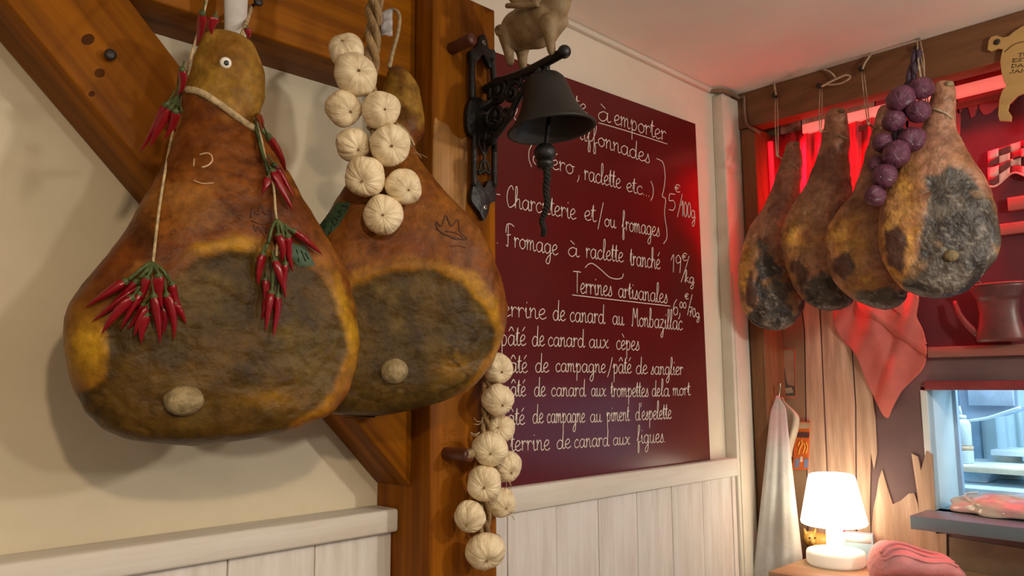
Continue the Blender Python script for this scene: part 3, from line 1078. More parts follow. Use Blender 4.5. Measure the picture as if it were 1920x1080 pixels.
CH = [chili_mesh('chili', b, s) for b, s in ((0.4, 1), (-0.5, 2), (0.8, 3), (-0.9, 4))]
cv, cf = lathe([(0.16, 0.30), (0.14, 0.10), (0.30, 0.03), (0.62, 0.0), (0.78, -0.06), (0.60, -0.09)], 10)
CALM = bpy.data.meshes.new('calyx')
CALM.from_pydata([tuple(p) for p in cv], [], cf)
CALM.shade_smooth()
CALM.materials.append(CALYX)


def chili(parent, h, t, r, k):
    """h head point, t tip point (world), r radius"""
    ax = (h-t)
    ln = ax.length
    M = Matrix.Translation(h) @ frame_z(ax) @ Matrix.Rotation(random.uniform(-0.6, 0.6), 4, 'Z') @ Matrix.Diagonal((r, r, ln, 1))
    c = inst('chili', CH[k % 4], M, parent)
    Mc = Matrix.Translation(h) @ frame_z(ax) @ Matrix.Diagonal((r, r, ln*0.9, 1))
    g = bpy.data.objects.new('calyx', CALM)
    COL.objects.link(g)
    g.parent = c
    g.matrix_local = M.inverted() @ Mc
    return c


def garland(label, items, string, stringoff, base):
    root = thing('chili_garland', base, label, 'chili garland', 'red chili garlands on the biggest ham')
    for i, (hx, hy, tx, ty, off, rp) in enumerate(items):
        h = hit(bv1, hx, hy, off+0.004, P1+nh1*0.05)
        t = hit(bv1, tx, ty, off*0.7, P1+nh1*0.05)
        if (h-t).length > 0.16:
            t = CAM+(t-CAM).normalized()*((h-CAM).length)
        chili(root, h, t, rp/pxm(h), i)
    return root


gl = [(380, 22, 366, 86, .03, 9), (404, 30, 399, 66, .0, 10), (342, 128, 330, 178, .02, 9), (350, 140, 342, 172, .012, 6),
      (314, 194, 262, 284, .012, 10), (322, 200, 284, 276, .022, 10), (330, 206, 305, 262, .028, 10), (336, 204, 332, 250, .02, 9), (312, 205, 280, 245, .002, 9),
      (238, 526, 160, 577, .012, 11), (258, 526, 190, 590, .008, 10), (248, 556, 193, 627, .020, 11), (277, 518, 258, 574, .024, 10), (263, 548, 226, 618, .014, 10), (270, 570, 236, 618, .008, 9),
      (278, 572, 253, 632, .012, 10), (288, 552, 299, 645, .022, 10), (297, 514, 308, 582, .030, 11), (312, 550, 322, 637, .018, 10), (322, 530, 347, 584, .014, 10), (326, 568, 347, 608, .010, 9), (276, 588, 267, 645, .018, 9), (304, 575, 300, 628, .006, 9), (255, 540, 172, 604, .003, 9)]
gr = [(463, 52, 464, 74, .0, 8), (484, 216, 489, 244, .0, 7), (502, 254, 533, 322, .012, 10), (513, 308, 552, 372, .006, 10), (509, 318, 551, 396, .014, 10), (502, 332, 490, 364, .014, 9),
      (522, 438, 525, 492, .020, 10), (539, 440, 552, 510, .016, 10), (549, 432, 604, 478, .012, 9), (493, 474, 485, 536, .012, 9), (514, 486, 531, 548, .024, 10), (535, 492, 539, 560, .014, 8), (498, 522, 494, 580, .010, 8), (509, 546, 498, 621, .020, 10), (521, 552, 511, 633, .015, 9), (500, 560, 490, 600, .006, 8)]
g1 = garland('left chili garland, ending in a wide bundle across the cut face', gl, None, 0.01, hit(bv1, 270, 640))
g2 = garland('right chili garland, narrow, beside the green stamp', gr, None, 0.01, hit(bv1, 510, 630))
sp_ = [onY(392, -20, -0.30), onY(378, 40, -0.34), onY(357, 110, -0.35), hit(bv1, 346, 158, .012), hit(bv1, 336, 200, .02), hit(bv1, 321, 262, .012), hit(bv1, 308, 330, .006), hit(bv1, 296, 410, .005), hit(bv1, 287, 490, .008), hit(bv1, 282, 508, .015)]
mk('garland_string', tube(sp_, 0.0022, 6, 6), STRING, g1)
mk('stalk_bundle', join(*[tube([hit(bv1, 283, 492, .014), hit(bv1, (283+x)/2+3, 505, .018), hit(bv1, x, y, .016)], 0.0028, 6, 4) for x, y in ((240, 526), (262, 522), (278, 518), (296, 514), (318, 526), (270, 512))]), CALYX, g1)
mk('stalk_bundle', join(*[tube([hit(bv1, 345, 150, .016), hit(bv1, 335, 178, .02), hit(bv1, x, y, .018)], 0.0035, 6, 4) for x, y in ((316, 194), (326, 200), (334, 204), (338, 130))]), CALYX, g1)
sp2 = [hit(bv1, 478, 222, .006), hit(bv1, 490, 262, .010), hit(bv1, 500, 310, .010), hit(bv1, 512, 345, .010), hit(bv1, 517, 400, .010), hit(bv1, 522, 430, .014), hit(bv1, 518, 480, .018)]
mk('garland_string', tube(sp2, 0.0022, 6, 6), STRING, g2)
mk('stalk_bundle', join(*([tube([hit(bv1, 519, 412, .012), hit(bv1, (519+x)/2, 424, .018), hit(bv1, x, y, .018)], 0.0026, 6, 4) for x, y in ((522, 440), (540, 440), (549, 434), (503, 456), (534, 450))])), CALYX, g2)
for pts in ([(505, 450), (494, 474)], [(518, 470), (512, 505), (510, 546)], [(480, 226), (488, 240), (502, 258)], [(478, 230), (490, 280), (504, 325)]):
    mk('stalk', tube([hit(bv1, x, y, .013) for x, y in pts], .0030, 6, 4), CALYX, g2)

# ------------------------------------------------------------------ garlic braids


def bulb_mesh(name, material, lobes, seed, flat=0.86, dimple=0.16, neck=0.0):
    rnd = random.Random(seed)
    nu, nv = 48, 30
    V, Fc = [], []
    ph = rnd.uniform(0, 6)
    for i in range(nv+1):
        th = math.pi*i/nv
        for k in range(nu):
            a = 2*math.pi*k/nu
            s, c = math.sin(th), math.cos(th)
            lob = 1-0.022*(1-abs(math.cos(lobes*0.5*a+ph+0.5*math.sin(a*2+ph))))**2*s**0.5 - 0.13*abs(math.sin(lobes*0.75*a+ph*2+1.6*math.sin(a+ph)+0.8*math.sin(2*a)))**1.5*math.exp(-(th/0.75)**2)
            r = s*lob*(1+0.03*math.sin(2*a+ph))
            z = c*flat-dimple*math.exp(-(th/0.36)**2)-0.06*math.exp(-((math.pi-th)/0.4)**2)*-1
            z += neck*math.exp(-((math.pi-th)/0.30)**2)*-1
            q = Vector((r*math.cos(a), r*math.sin(a), z))
            q *= 1+0.10*noise.noise(q*1.3+Vector((seed*3.1, 0, 0)))+0.012*noise.noise(q*5+Vector((seed, 2, 0)))
            V.append(q)
    for i in range(nv):
        for k in range(nu):
            Fc.append((i*nu+k, i*nu+(k+1) % nu, (i+1)*nu+(k+1) % nu, (i+1)*nu+k))
    me = bpy.data.meshes.new(name)
    me.from_pydata([tuple(v) for v in V], [], Fc)
    me.shade_smooth()
    me.materials.append(material)
    return me


GB = [bulb_mesh('garlic_head', GARLIC, l, s) for l, s in ((7, 1), (6, 2), (8, 3), (5, 4))]
sv, sf = lathe([(0.02, 0.10), (0.05, 0.06), (0.07, -0.02), (0.10, -0.12)], 9)
STUB = bpy.data.meshes.new('root_tuft')
STUB.from_pydata([tuple(p) for p in sv], [], sf)
STUB.shade_smooth()
STUB.materials.append(BRAID)
STUBW = STUB.copy()
STUBW.materials.clear()
STUBW.materials.append(mat('pale_root', (0.45, 0.36, 0.24), 0.8))


def bulb(parent, p, r, ax, k, meshes, name, stub, sz=0.86):
    M = Matrix.Translation(p) @ frame_z(ax) @ Matrix.Rotation(k*1.3, 4, 'Z') @ Matrix.Diagonal((r, r, r, 1))
    o = inst(name, meshes[k % len(meshes)], M, parent)
    g = bpy.data.objects.new('root_tuft', stub)
    COL.objects.link(g)
    g.parent = o
    g.matrix_local = Matrix.Translation((0, 0, sz-0.13))
    return o


def view_axis(p, dx, dy):
    """bulb axis pointing at the viewer's side, turned by dx (right) dy (up) in units of radius"""
    v = (CAM-p).normalized()
    return (v+R_*dx+U_*dy).normalized()


ng = hamN(32)[0]
PG = hit(bv2, 718, 403, 0.036)
gb1 = thing('garlic_braid', onP(718, 440, PG, ng), 'upper braid of white garlic hanging in front of the second ham', 'garlic braid', 'braids of white garlic')
GA = [(650, 93, 33, -.3, .7, .0), (666, 144, 41, .25, .25, .012), (645, 204, 35, .7, -.3, 0), (714, 211, 36, .3, .05, .014), (662, 271, 33, .6, -.5, -.004), (731, 276, 39, .12, -.05, .012), (684, 335, 39, -.2, -.3, .012), (757, 350, 35, .45, -.25, -.002), (718, 404, 38, .0, .0, .004), (697, 300, 20, 0, 0, -.03)]
for i, (x, y, r, dx, dy, off) in enumerate(GA[:9]):
    p = onP(x, y, PG, ng)+ng*off
    bulb(gb1, p, r/pxm(p), view_axis(p, dx, dy), i, GB, 'garlic_head', STUB)


def gp(x, y, off=0.0):
    return onP(x, y, PG, ng)+ng*off


for k in range(3):
    pts = []
    for i in range(14):
        t = i/13
        cx = 704-8*t+10*math.sin(t*2.2)*0 + 11*math.sin(t*9+k*2.1)*(1-0.3*t)
        pts.append(gp(cx, -30+t*175, 0.012*math.cos(t*9+k*2.1)))
    mk('braided_stalk', tube(pts, lambda t: 0.0075-0.001*t, 8, 5), BRAID, gb1)
for k, (x, y) in enumerate(((690, 165), (700, 190), (690, 240), (700, 265), (708, 305), (720, 330))):
    mk('stalk', tube([gp(696, 120+k*22, -0.01), gp((696+x)/2+6, y-14, -0.005), gp(x, y, -0.004)], 0.005, 7, 4), BRAID, gb1)
mk('stray_fibre', join(tube([gp(742, 236, .01), gp(760, 252, .015), gp(770, 275, .01), gp(790, 296, 0)], 0.0013, 5, 5), tube([gp(770, 290, .012), gp(785, 292, .012), gp(800, 298, .008)], 0.0007, 4, 4)), BRAID, gb1)
# scrap of plastic film at the braid top
film = mat('cloudy_plastic_film', (0.40, 0.37, 0.37), 0.25, var=0.2, scale=40)
V = [gp(722+dx, y, .006*math.sin(y*.3+dx)) for y in range(20, 76, 8) for dx in (-8+max(0, (50-y))*.05, 0, 8, 14)]
Fc = [(i*4+j, i*4+j+1, i*4+j+5, i*4+j+4) for i in range(6) for j in range(3)]
fo = mk('film_scrap', (V, Fc), film, gb1)
fo.modifiers.new('t', 'SOLIDIFY').thickness = 0.001

gb2 = thing('garlic_braid', onY(912, 1070, -0.25), 'lower braid of white garlic hanging from the peg beside the menu board', 'garlic braid', 'braids of white garlic')
GB2 = [(934, 691, 29, .4, -.35, -.25), (934, 750, 31, .45, -.5, -.262), (938, 804, 27, -.2, .1, -.24), (919, 842, 34, .05, -.35, -.275), (951, 875, 29, .45, -.65, -.235), (908, 907, 34, .0, -.3, -.27), (940, 943, 29, .5, -.55, -.235), (881, 969, 31, -.3, -.75, -.255), (911, 1033, 37, .1, -.7, -.262)]
for i, (x, y, r, dx, dy, Y) in enumerate(GB2):
    p = onY(x, y, Y)
    bulb(gb2, p, r/pxm(p), view_axis(p, dx, dy), i+1, GB, 'garlic_head', STUB)
for k in range(3):
    pts = []
    for i in range(24):
        t = i/23
        y = 640+t*360
        cx = 917+8*math.sin(t*20+k*2.1)-8*t
        pts.append(onY(cx, y, -0.225-0.008*math.cos(t*20+k*2.1)))
    mk('braided_stalk', tube(pts, 0.0055, 7, 4), BRAID, gb2)
fr = []
for k in range(16):
    x0, y0 = random.choice([(905, 790), (908, 800), (900, 810), (950, 965), (875, 990), (916, 1055), (946, 900), (930, 1000)])
    a = random.uniform(2.2, 4.2) if x0 < 912 else random.uniform(0.2, 2.6)
    fr.append(tube([onY(x0, y0, -.26), onY(x0+10*math.cos(a), y0+10*math.sin(a), -.27), onY(x0+18*math.cos(a+.4), y0+18*math.sin(a+.4), -.268)], 0.0008, 4, 3))
mk('dry_fibre', join(*fr), STRING, gb2)
mk('peg_wrap', join(*[tube([onY(876+k*3, 842, -.262), onY(880+k*3, 850, -.272), onY(876+k*3, 862, -.262)], .0018, 5, 4) for k in range(4)]), STRING, gb2)

# ================================================================== BELL, BRACKET AND PIG FIGURINE
XA = 1.183                      # plane of the bracket arm
PLY = PF-0.010                  # middle of the bracket plate


def pl(x, y, o=0.0):
    return onY(x, y, PLY-o)


bk = thing('bell_bracket', pl(908, 412), 'black cast iron scroll bracket screwed to the pine post', 'bracket')


def plate(pts, name, th=0.012, sm=4):
    P = [pl(x, y, 0.006) for x, y in pts]
    return mk(name, prism(catmull(P, sm, True) if sm else P, (0, th, 0), 0.0012), IRON, bk)


plate([(906, 63), (913, 72), (917, 90), (928, 94), (930, 112), (921, 128), (912, 112), (906, 102), (898, 112), (886, 118), (882, 96), (894, 88), (899, 74)], 'top_rosette')
plate([(889, 345), (899, 338), (908, 352), (917, 338), (928, 345), (930, 374), (920, 382), (916, 398), (908, 413), (900, 398), (889, 384), (884, 370)], 'bottom_rosette')
plate([(884, 186), (898, 182), (910, 190), (924, 186), (930, 205), (929, 240), (924, 256), (908, 262), (892, 258), (879, 245), (877, 210)], 'middle_boss', 0.014)
for nm, pts, r in (('side_rail', [(886, 100), (885, 140), (886, 186)], .0085), ('side_rail', [(890, 250), (889, 300), (890, 350)], .0075), ('side_rail', [(927, 250), (927, 300), (927, 350)], .0075), ('side_rail', [(922, 110), (926, 150), (925, 190)], .0072),
                   ('inner_stem', [(908, 262), (908, 285), (908, 320)], .0035), ('inner_curl', [(897, 258), (900, 275), (908, 290), (916, 275), (919, 258)], .0030), ('inner_curl', [(898, 322), (902, 306), (908, 300), (914, 306), (918, 322)], .0030), ('cross_bar', [(897, 326), (908, 320), (919, 326)], .0042),
                   ('leaf_vein', [(890, 100), (899, 103), (901, 92), (897, 84)], .002), ('leaf_vein', [(926, 104), (917, 106), (913, 94)], .002), ('leaf_vein', [(893, 352), (900, 358), (902, 372), (896, 378)], .002), ('leaf_vein', [(924, 352), (917, 358), (915, 372), (921, 378)], .002),
                   ('scroll_bead', [(880, 208), (888, 216), (886, 232), (878, 238)], .004), ('scroll_bead', [(920, 206), (928, 216), (926, 232)], .004)):
    mk(nm, tube([pl(x, y, 0.004) for x, y in pts], r, 8, 5), IRON, bk)
for x, y in ((907, 80), (909, 389)):
    M = Matrix.Translation(pl(x, y, 0.006)) @ frame_z((0, -1, 0))
    sc = mk('screw', lathe([(0.0050, -0.004), (0.0056, 0.001), (0.0045, 0.0025)], 16, M), STEEL, bk)
    mk('screw_socket', lathe([(0.0022, 0.0), (0.0022, 0.0032)], 8, M), BLACK, sc)


def ar(x, y, dx=0.0):
    return onX(x, y, XA+dx)


def arc(cx, cy, r0, r1, a0, a1, n=16):
    """spiral drawn in the arm plane (Y,Z) in metres"""
    out = []
    for i in range(n+1):
        t = i/n
        a = math.radians(a0+(a1-a0)*t)
        r = r0+(r1-r0)*t
        out.append(Vector((XA, cx-math.cos(a)*r, cy+math.sin(a)*r)))
    return out


aE = ar(1060, 96)
aS = ar(922, 160)
# arm with a rolled end
armp = [Vector((XA, PLY, aS.z-0.004)), Vector((XA, aS.y-0.02, aS.z)), ar(985, 136), ar(1030, 113), aE]
mk('arm', tube(armp, lambda t: 0.0105, 10, 6), IRON, bk)
mk('arm_knob', join(ellipsoid(ar(1058, 97), .0145, .0145, .0145, 18, 12), ellipsoid(ar(1052, 101), .010, .010, .010, 16, 10)), IRON, bk)
cz = aS.z
for nm, pts, r in (
        ('scroll', arc(-0.250, cz-0.020, 0.030, 0.007, 200, -330, 30), .0080),
        ('scroll', arc(-0.240, cz-0.078, 0.031, 0.008, 160, 640, 30), .0078),
        ('scroll', arc(-0.296, cz-0.038, 0.026, 0.007, 20, 460, 26), .0070),
        ('scroll', arc(-0.335, cz-0.020, 0.016, 0.005, 60, 480, 22), .0058),
        ('scroll', arc(-0.278, cz-0.082, 0.018, 0.006, 20, -400, 22), .0060),
        ('support_curve', [Vector((XA, PLY, cz-0.135)), Vector((XA, -0.232, cz-0.128)), Vector((XA, -0.275, cz-0.100)), Vector((XA, -0.305, cz-0.065)), Vector((XA, -0.340, cz-0.034)), Vector((XA, -0.385, cz-0.006))], .0078),
        ('support_curve', [Vector((XA, PLY, cz-0.055)), Vector((XA, -0.23, cz-0.045)), Vector((XA, -0.262, cz-0.045)), Vector((XA, -0.285, cz-0.015)), Vector((XA, -0.29, cz))], .0065),
        ('scroll', arc(-0.225, cz-0.122, 0.022, 0.006, 90, 500, 22), .0070)):
    mk(nm, tube(pts, r, 8, 3), IRON, bk)
for dx in (-1, 1):      # leafy side relief of the scrolls
    for cx, c2, r in ((-0.25, cz-0.02, .012), (-0.24, cz-0.075, .011), (-0.292, cz-0.04, .009)):
        mk('leaf_boss', ellipsoid((XA+dx*0.006, cx, c2), .006, r, r, 14, 10), IRON, bk)

# ---- bell
bell_top = ar(1021, 140)
axd = (-U_*math.cos(math.radians(7))+R_*math.sin(math.radians(7))+fw*0.10).normalized()
axd = (Vector((0, 0, -1))*1.0+R_*0.115).normalized()
Mb = Matrix.Translation(bell_top) @ frame_z(-axd)
bell = thing('hanging_bell', bell_top+axd*0.14, 'dark metal bell hanging from the scroll bracket', 'bell')
outer = [(0.002, 0.004), (0.018, 0.003), (0.032, -0.003), (0.041, -0.012), (0.047, -0.026), (0.054, -0.050), (0.062, -0.074), (0.072, -0.094), (0.084, -0.110), (0.0935, -0.121), (0.0945, -0.125)]
inner = [(0.0925, -0.1265), (0.088, -0.122), (0.078, -0.108), (0.066, -0.090), (0.056, -0.070), (0.048, -0.046), (0.040, -0.024), (0.030, -0.010), (0.002, -0.006)]
mk('bell_body', lathe(outer+inner, 56, Mb), BELLIRON, bell)
mk('rim_bead', tube([Mb @ Vector((0.0945*math.cos(a), 0.0945*math.sin(a), -0.1235)) for a in [2*math.pi*i/40 for i in range(40)]], 0.0026, 8, 2, closed=True), BELLIRON, bell)
mk('bell_loop', tube([bell_top+axd*0.002, bell_top-axd*0.012+R_*0.006, bell_top-axd*0.024+R_*0.008, ar(1031, 112)], 0.0075, 10, 4), IRON, bell)
cl = Mb @ Vector((-0.012, 0, -0.142))
cbp = ar(1022, 287, -0.01)
mk('clapper_rod', tube([Mb @ Vector((0, 0, -0.01)), Mb @ Vector((-0.006, 0, -0.08)), cbp], 0.005, 8, 4), IRON, bell)
mk('clapper', join(ellipsoid(cbp, .0235, .0235, .0215, 24, 16), lathe([(.016, -.032), (.020, -.022), (.012, -.012)], 20, Matrix.Translation(cbp))), IRON, bell)
rope_px = [(1023, 305), (1026, 330), (1024, 355), (1026, 380), (1021, 400), (1016, 415), (1020, 430), (1018, 443)]
ROPE = mat('blackened_rope', (0.016, 0.014, 0.011), 0.8, var=0.3, scale=90, bump=0.5)
cen = catmull([ar(x, y, -0.01) for x, y in rope_px], 8)
for k in range(3):
    P = []
    for i, c in enumerate(cen):
        a = i*0.75+k*2.094
        P.append(c+R_*0.0042*math.cos(a)+fw*0.0042*math.sin(a))
    mk('rope_strand', tube(P, lambda t: 0.0046*(1-0.55*t), 7, 2), ROPE, bell)

# ---- winged pig, one continuous body
PIGM = mat('weathered_cast_pig', (0.36, 0.25, 0.13), 0.62, col2=(0.22, 0.145, 0.065), scale=30, bump=0.25, bscale=70)
pieces = []


def cap(p, q, r0, r1, n=7):
    for i in range(n+1):
        t = i/n
        r = r0+(r1-r0)*t
        c = p.lerp(q, t)
        pieces.append(ellipsoid(c, r, r, r, 16, 10))


bd = ar(997, 48)
fdir = Vector((0, -1, 0))
Mt = Matrix.Rotation(math.radians(12), 4, 'X')
pieces.append(ellipsoid(bd, .045, .072, .052, 28, 18, Mt))
pieces.append(ellipsoid(ar(972, 57), .040, .044, .046, 24, 16))
pieces.append(ellipsoid(ar(1022, 28), .042, .046, .052, 24, 16))
pieces.append(ellipsoid(ar(1008, 62), .036, .044, .034, 24, 16))
pieces.append(ellipsoid(ar(1040, 5), .034, .036, .044, 24, 16))          # neck
hd = ar(1058, -32)
pieces.append(ellipsoid(hd, .036, .042, .040, 24, 16))                    # head
cap(hd, hd+Vector((0, -.052, -.004)), .026, .018, 5)                       # snout
for s in (-1, 1):
    cap(hd+Vector((s*.020, .004, .030)), hd+Vector((s*.034, -.004, .062)), .012, .004, 4)    # ears
    zb = ar(968, 126)
    cap(ar(966, 70)+Vector((s*.022, 0, 0)), ar(966, 96)+Vector((s*.022, 0, 0)), .024, .0135)
    cap(ar(966, 96)+Vector((s*.022, 0, 0)), ar(969, 122)+Vector((s*.020, 0, 0)), .0135, .0095)
cap(ar(1030, 45, -.022), ar(1031, 72, -.022), .022, .0125)
cap(ar(1031, 72, -.022), ar(1034, 96, -.018), .0125, .0095)
cap(ar(1040, 30, .022), ar(1056, 42, .022), .020, .013)
cap(ar(1056, 42, .022), ar(1044, 62, .020), .013, .009)
cap(ar(1044, 62, .020), ar(1036, 76, .018), .009, .008)
pv, pfc = join(*pieces)
pig = mk('pig_figurine', (pv, pfc), PIGM, origin=ar(1000, 112))
rm = pig.modifiers.new('remesh', 'REMESH')
rm.mode = 'VOXEL'
rm.voxel_size = 0.0034
rm.use_smooth_shade = True
sm2 = pig.modifiers.new('smooth', 'SMOOTH')
sm2.iterations = 7
sm2.factor = 0.6
dg = bpy.context.evaluated_depsgraph_get()
dg.update()
pme = bpy.data.meshes.new_from_object(pig.evaluated_get(dg))
pig.modifiers.clear()
pig.data = pme
pme.shade_smooth()
tag(pig, 'weathered winged pig figurine standing on the bell bracket arm', 'figurine')
tp = ar(947, 58)
mk('curly_tail', tube([ar(948, 62), ar(940, 66), ar(933, 62), ar(932, 54), ar(938, 50), ar(941, 56), ar(938, 60)], 0.0055, 8, 5), PIGM, pig)
for s in (-1, 1):
    wg = []
    for k in range(4):
        wg.append(tube([ar(1010, 4-2*k, s*.045), ar(985, 8-5*k, s*.058), ar(968-3*k, 10-8*k, s*.066), ar(950+k*4, 3-10*k+8*(k == 0), s*.070)], lambda t: .0085*(1-.55*t)+.0015, 9, 5))
    wg.append(ellipsoid(ar(1000, 0, s*.05), .012, .022, .014, 16, 10))
    for i_, q_ in enumerate(wg):
        mk('wing_feather', q_, PIGM, pig)

# ================================================================== FAR WALL WITH MURAL, BEAM AND HATCH
Z0H, Z1H, YH = 1.084, 1.472, -0.598
DEEP = mat('mural_dark_paint', (0.17, 0.105, 0.105), 0.7, col2=(0.12, 0.068, 0.072), scale=5, lo=0.3, hi=0.7)
wr = mk('wall_right', join(box(XM, XM+0.05, YH, 0.0, 0, ZC, 0), box(XM, XM+0.05, -3.2, YH, Z1H, ZC, 0), box(XM, XM+0.05, -3.2, YH, 0, Z0H, 0)), DEEP, smooth=False)
tag(wr, 'dark painted far wall with the kitchen hatch', kind='structure')
tag(mk('beam_over_mural', box(XB, XB+0.075, -3.2, -0.012, 2.462, ZC-0.001, 0.003), BROWN_BEAM, origin=(XB+.04, -1.2, 2.46)), 'brown beam along the ceiling holding the four small hams', 'beam')
tag(mk('door_post', box(XB+0.004, XM-0.006, -0.108, -0.052, 0, 2.46, 0.003), BROWN_JAMB), 'brown upright post in the corner beside the red mural', 'post')
# painted boards on the wall
PB = mat('painted_wood_boards', (0.66, 0.47, 0.34), 0.65, col2=(0.36, 0.22, 0.135), scale=3.5, stretch=(6, 9, 0.7), bump=0.05, wave=2.2, lo=0.30, hi=0.66)
PBROWN = mat('plain_brown_panel', (0.30, 0.19, 0.11), 0.65, var=0.08, scale=3)


def wallpoly(pts, th, material, name, parent=wr, x=XM, sm=0, bev=0.0008):
    P = [onX(a, b, x-0.0005) for a, b in pts]
    if sm:
        P = catmull(P, sm, True)
    return mk(name, prism(P, (-th, 0, 0), bev), material, parent, smooth=False, origin=Vector((XM, P[0].y, P[0].z+random.random()*.3)))


wallpoly([(1418, 225), (1460, 225), (1508, 620), (1516, 1100), (1438, 1100)], 0.004, PBROWN, 'panel')
wallpoly([(1462, 225), (1500, 215), (1536, 560), (1560, 1100), (1519, 1100), (1511, 620)], 0.007, PB, 'board')
wallpoly([(1503, 215), (1570, 198), (1588, 500), (1604, 760), (1607, 1100), (1563, 1100), (1539, 560)], 0.006, PB, 'board')
wallpoly([(1573, 198), (1640, 182), (1636, 520), (1632, 700), (1642, 780), (1646, 850), (1640, 880), (1634, 850), (1632, 960), (1638, 1100), (1610, 1100), (1607, 760), (1591, 500)], 0.007, PB, 'board')
wallpoly([(1644, 930), (1655, 880), (1675, 945), (1705, 925), (1722, 945), (1735, 1100), (1641, 1100), (1636, 980)], 0.006, PB, 'board', sm=2)
wallpoly([(1710, 850), (1722, 856), (1728, 882), (1738, 845), (1750, 852), (1757, 1000), (1776, 1000), (1776, 1100), (1738, 1100), (1722, 930)], 0.007, PB, 'board')
wallpoly([(1644, 182), (1700, 166), (1704, 250), (1690, 330), (1670, 300), (1655, 360), (1642, 300)], 0.006, mat('red_light_valance', (0.42, 0.045, 0.055), 0.6), 'valance', sm=2)  # valance pieces: red light from the strip is put into their colour
wallpoly([(1704, 166), (1790, 148), (1800, 300), (1780, 345), (1760, 300), (1735, 340), (1708, 300)], 0.006, mat('red_light_valance', (0.42, 0.045, 0.055), 0.6), 'valance', sm=2)
wallpoly([(1794, 146), (1832, 137), (1834, 200), (1822, 222), (1812, 190), (1800, 215), (1794, 200)], 0.006, mat('red_light_valance', (0.42, 0.045, 0.055), 0.6), 'valance', sm=2)
wallpoly([(1834, 136), (1875, 126), (1880, 185), (1866, 205), (1852, 215), (1838, 205)], 0.006, mat('red_light_valance', (0.42, 0.045, 0.055), 0.6), 'valance', sm=2)
wallpoly([(1878, 126), (1960, 104), (1962, 170), (1940, 185), (1920, 170), (1900, 195), (1884, 185)], 0.006, mat('red_light_valance', (0.42, 0.045, 0.055), 0.6), 'valance', sm=2)
wallpoly([(1780, 1006), (1990, 1040), (1990, 1110), (1782, 1110)], 0.004, mat('dark_brown_panel', (0.24, 0.17, 0.11), 0.6), 'panel')
wallpoly([(1641, 180), (1990, 92), (1990, 652), (1741, 652), (1720, 600), (1650, 560)], 0.0025, mat('deep_red_light_paint', (0.105, 0.022, 0.030), 0.7, col2=(0.070, 0.014, 0.022), scale=5), 'red_light_field')  # red glow over the dark wall, put into this field's colour
RED_LIT = mat('red_light_pleats', (0.50, 0.025, 0.035), 0.8, var=0.1, scale=12)  # pleated sheet added for the red light on the boards, its red is painted light
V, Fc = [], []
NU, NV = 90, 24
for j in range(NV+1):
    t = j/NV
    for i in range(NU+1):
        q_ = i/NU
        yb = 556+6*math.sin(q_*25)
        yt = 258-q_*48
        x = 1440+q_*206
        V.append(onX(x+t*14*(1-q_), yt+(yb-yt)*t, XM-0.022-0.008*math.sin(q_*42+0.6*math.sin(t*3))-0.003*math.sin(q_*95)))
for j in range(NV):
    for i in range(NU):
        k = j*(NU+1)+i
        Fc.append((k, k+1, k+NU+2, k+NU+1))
lit_sheet = mk('red_light_sheet', (V, Fc), RED_LIT)
lit_sheet.modifiers.new('t', 'SOLIDIFY').thickness = 0.002
tag(lit_sheet, 'pleated red sheet standing in for red light behind the small hams', 'light sheet')
# red light strip tucked behind the beam: pale diffuser on the ledge, red tubes
LED = mat('pink_light_diffuser', (0.9, 0.5, 0.45), 0.4, emit=(1.0, 0.16, 0.12), estr=0.75)
REDTUBE = mat('red_light_tube', (0.9, 0.2, 0.2), 0.4, emit=(1.0, 0.0, 0.012), estr=1.6)
yA, yB = -0.24, -2.0
led = thing('light_strip', (XM-0.03, -1.0, 2.428), 'glowing red and pink light strip under the brown beam', 'light strip')
mk('diffuser', box(XM-0.040, XM-0.001, yB, yA, 2.428, 2.462, 0.002), LED, led)
mk('side_light_tube', box(XM-0.066, XM-0.050, -0.128, -0.112, 1.70, 2.42, 0.003), REDTUBE, led)
lamp('red_strip_light', 'AREA', (XM-0.075, -0.95, 2.440), 5.5, (1.0, 0.012, 0.035), target=(XM-0.025, -0.95, 1.9), sx=1.6, sy=0.02, spread=55)
lamp('red_side_light', 'AREA', (XM-0.070, -0.131, 2.06), 6.0, (1.0, 0.012, 0.035), target=(XM, -0.45, 2.0), sx=0.02, sy=0.70, spread=85)
mk('picture_rail', box(XM-0.022, XM-0.0005, -2.4, -0.30, 2.392, 2.412, 0.002), mat('red_brown_rail', (0.22, 0.05, 0.035), 0.5), wr)

# ---- shelves, checked cloth, jug, hanging red cloth
SHELF = mat('reddish_shelf_wood', (0.30, 0.12, 0.095), 0.6, var=0.1, scale=5, stretch=(6, .6, 6))
yl = onX(1738, 655, XM-.03).y


def shelf(x0, y0, h, label, yend=-1.5):
    p = onX(x0, y0, XM-0.03)
    o = mk('wall_shelf', box(XM-0.030, XM-0.001, yend, p.y, p.z-h, p.z, 0.002), SHELF)
    return tag(o, label, 'shelf', 'reddish shelves on the mural wall')


shelf(1738, 651, 0.034, 'reddish wooden shelf carrying the dark jug')
shelf(1868, 421, 0.036, 'reddish wooden shelf below the checked cloth, behind the nearest small ham')
shelf(1888, 371, 0.042, 'short pale red block above the upper shelf', -1.35)
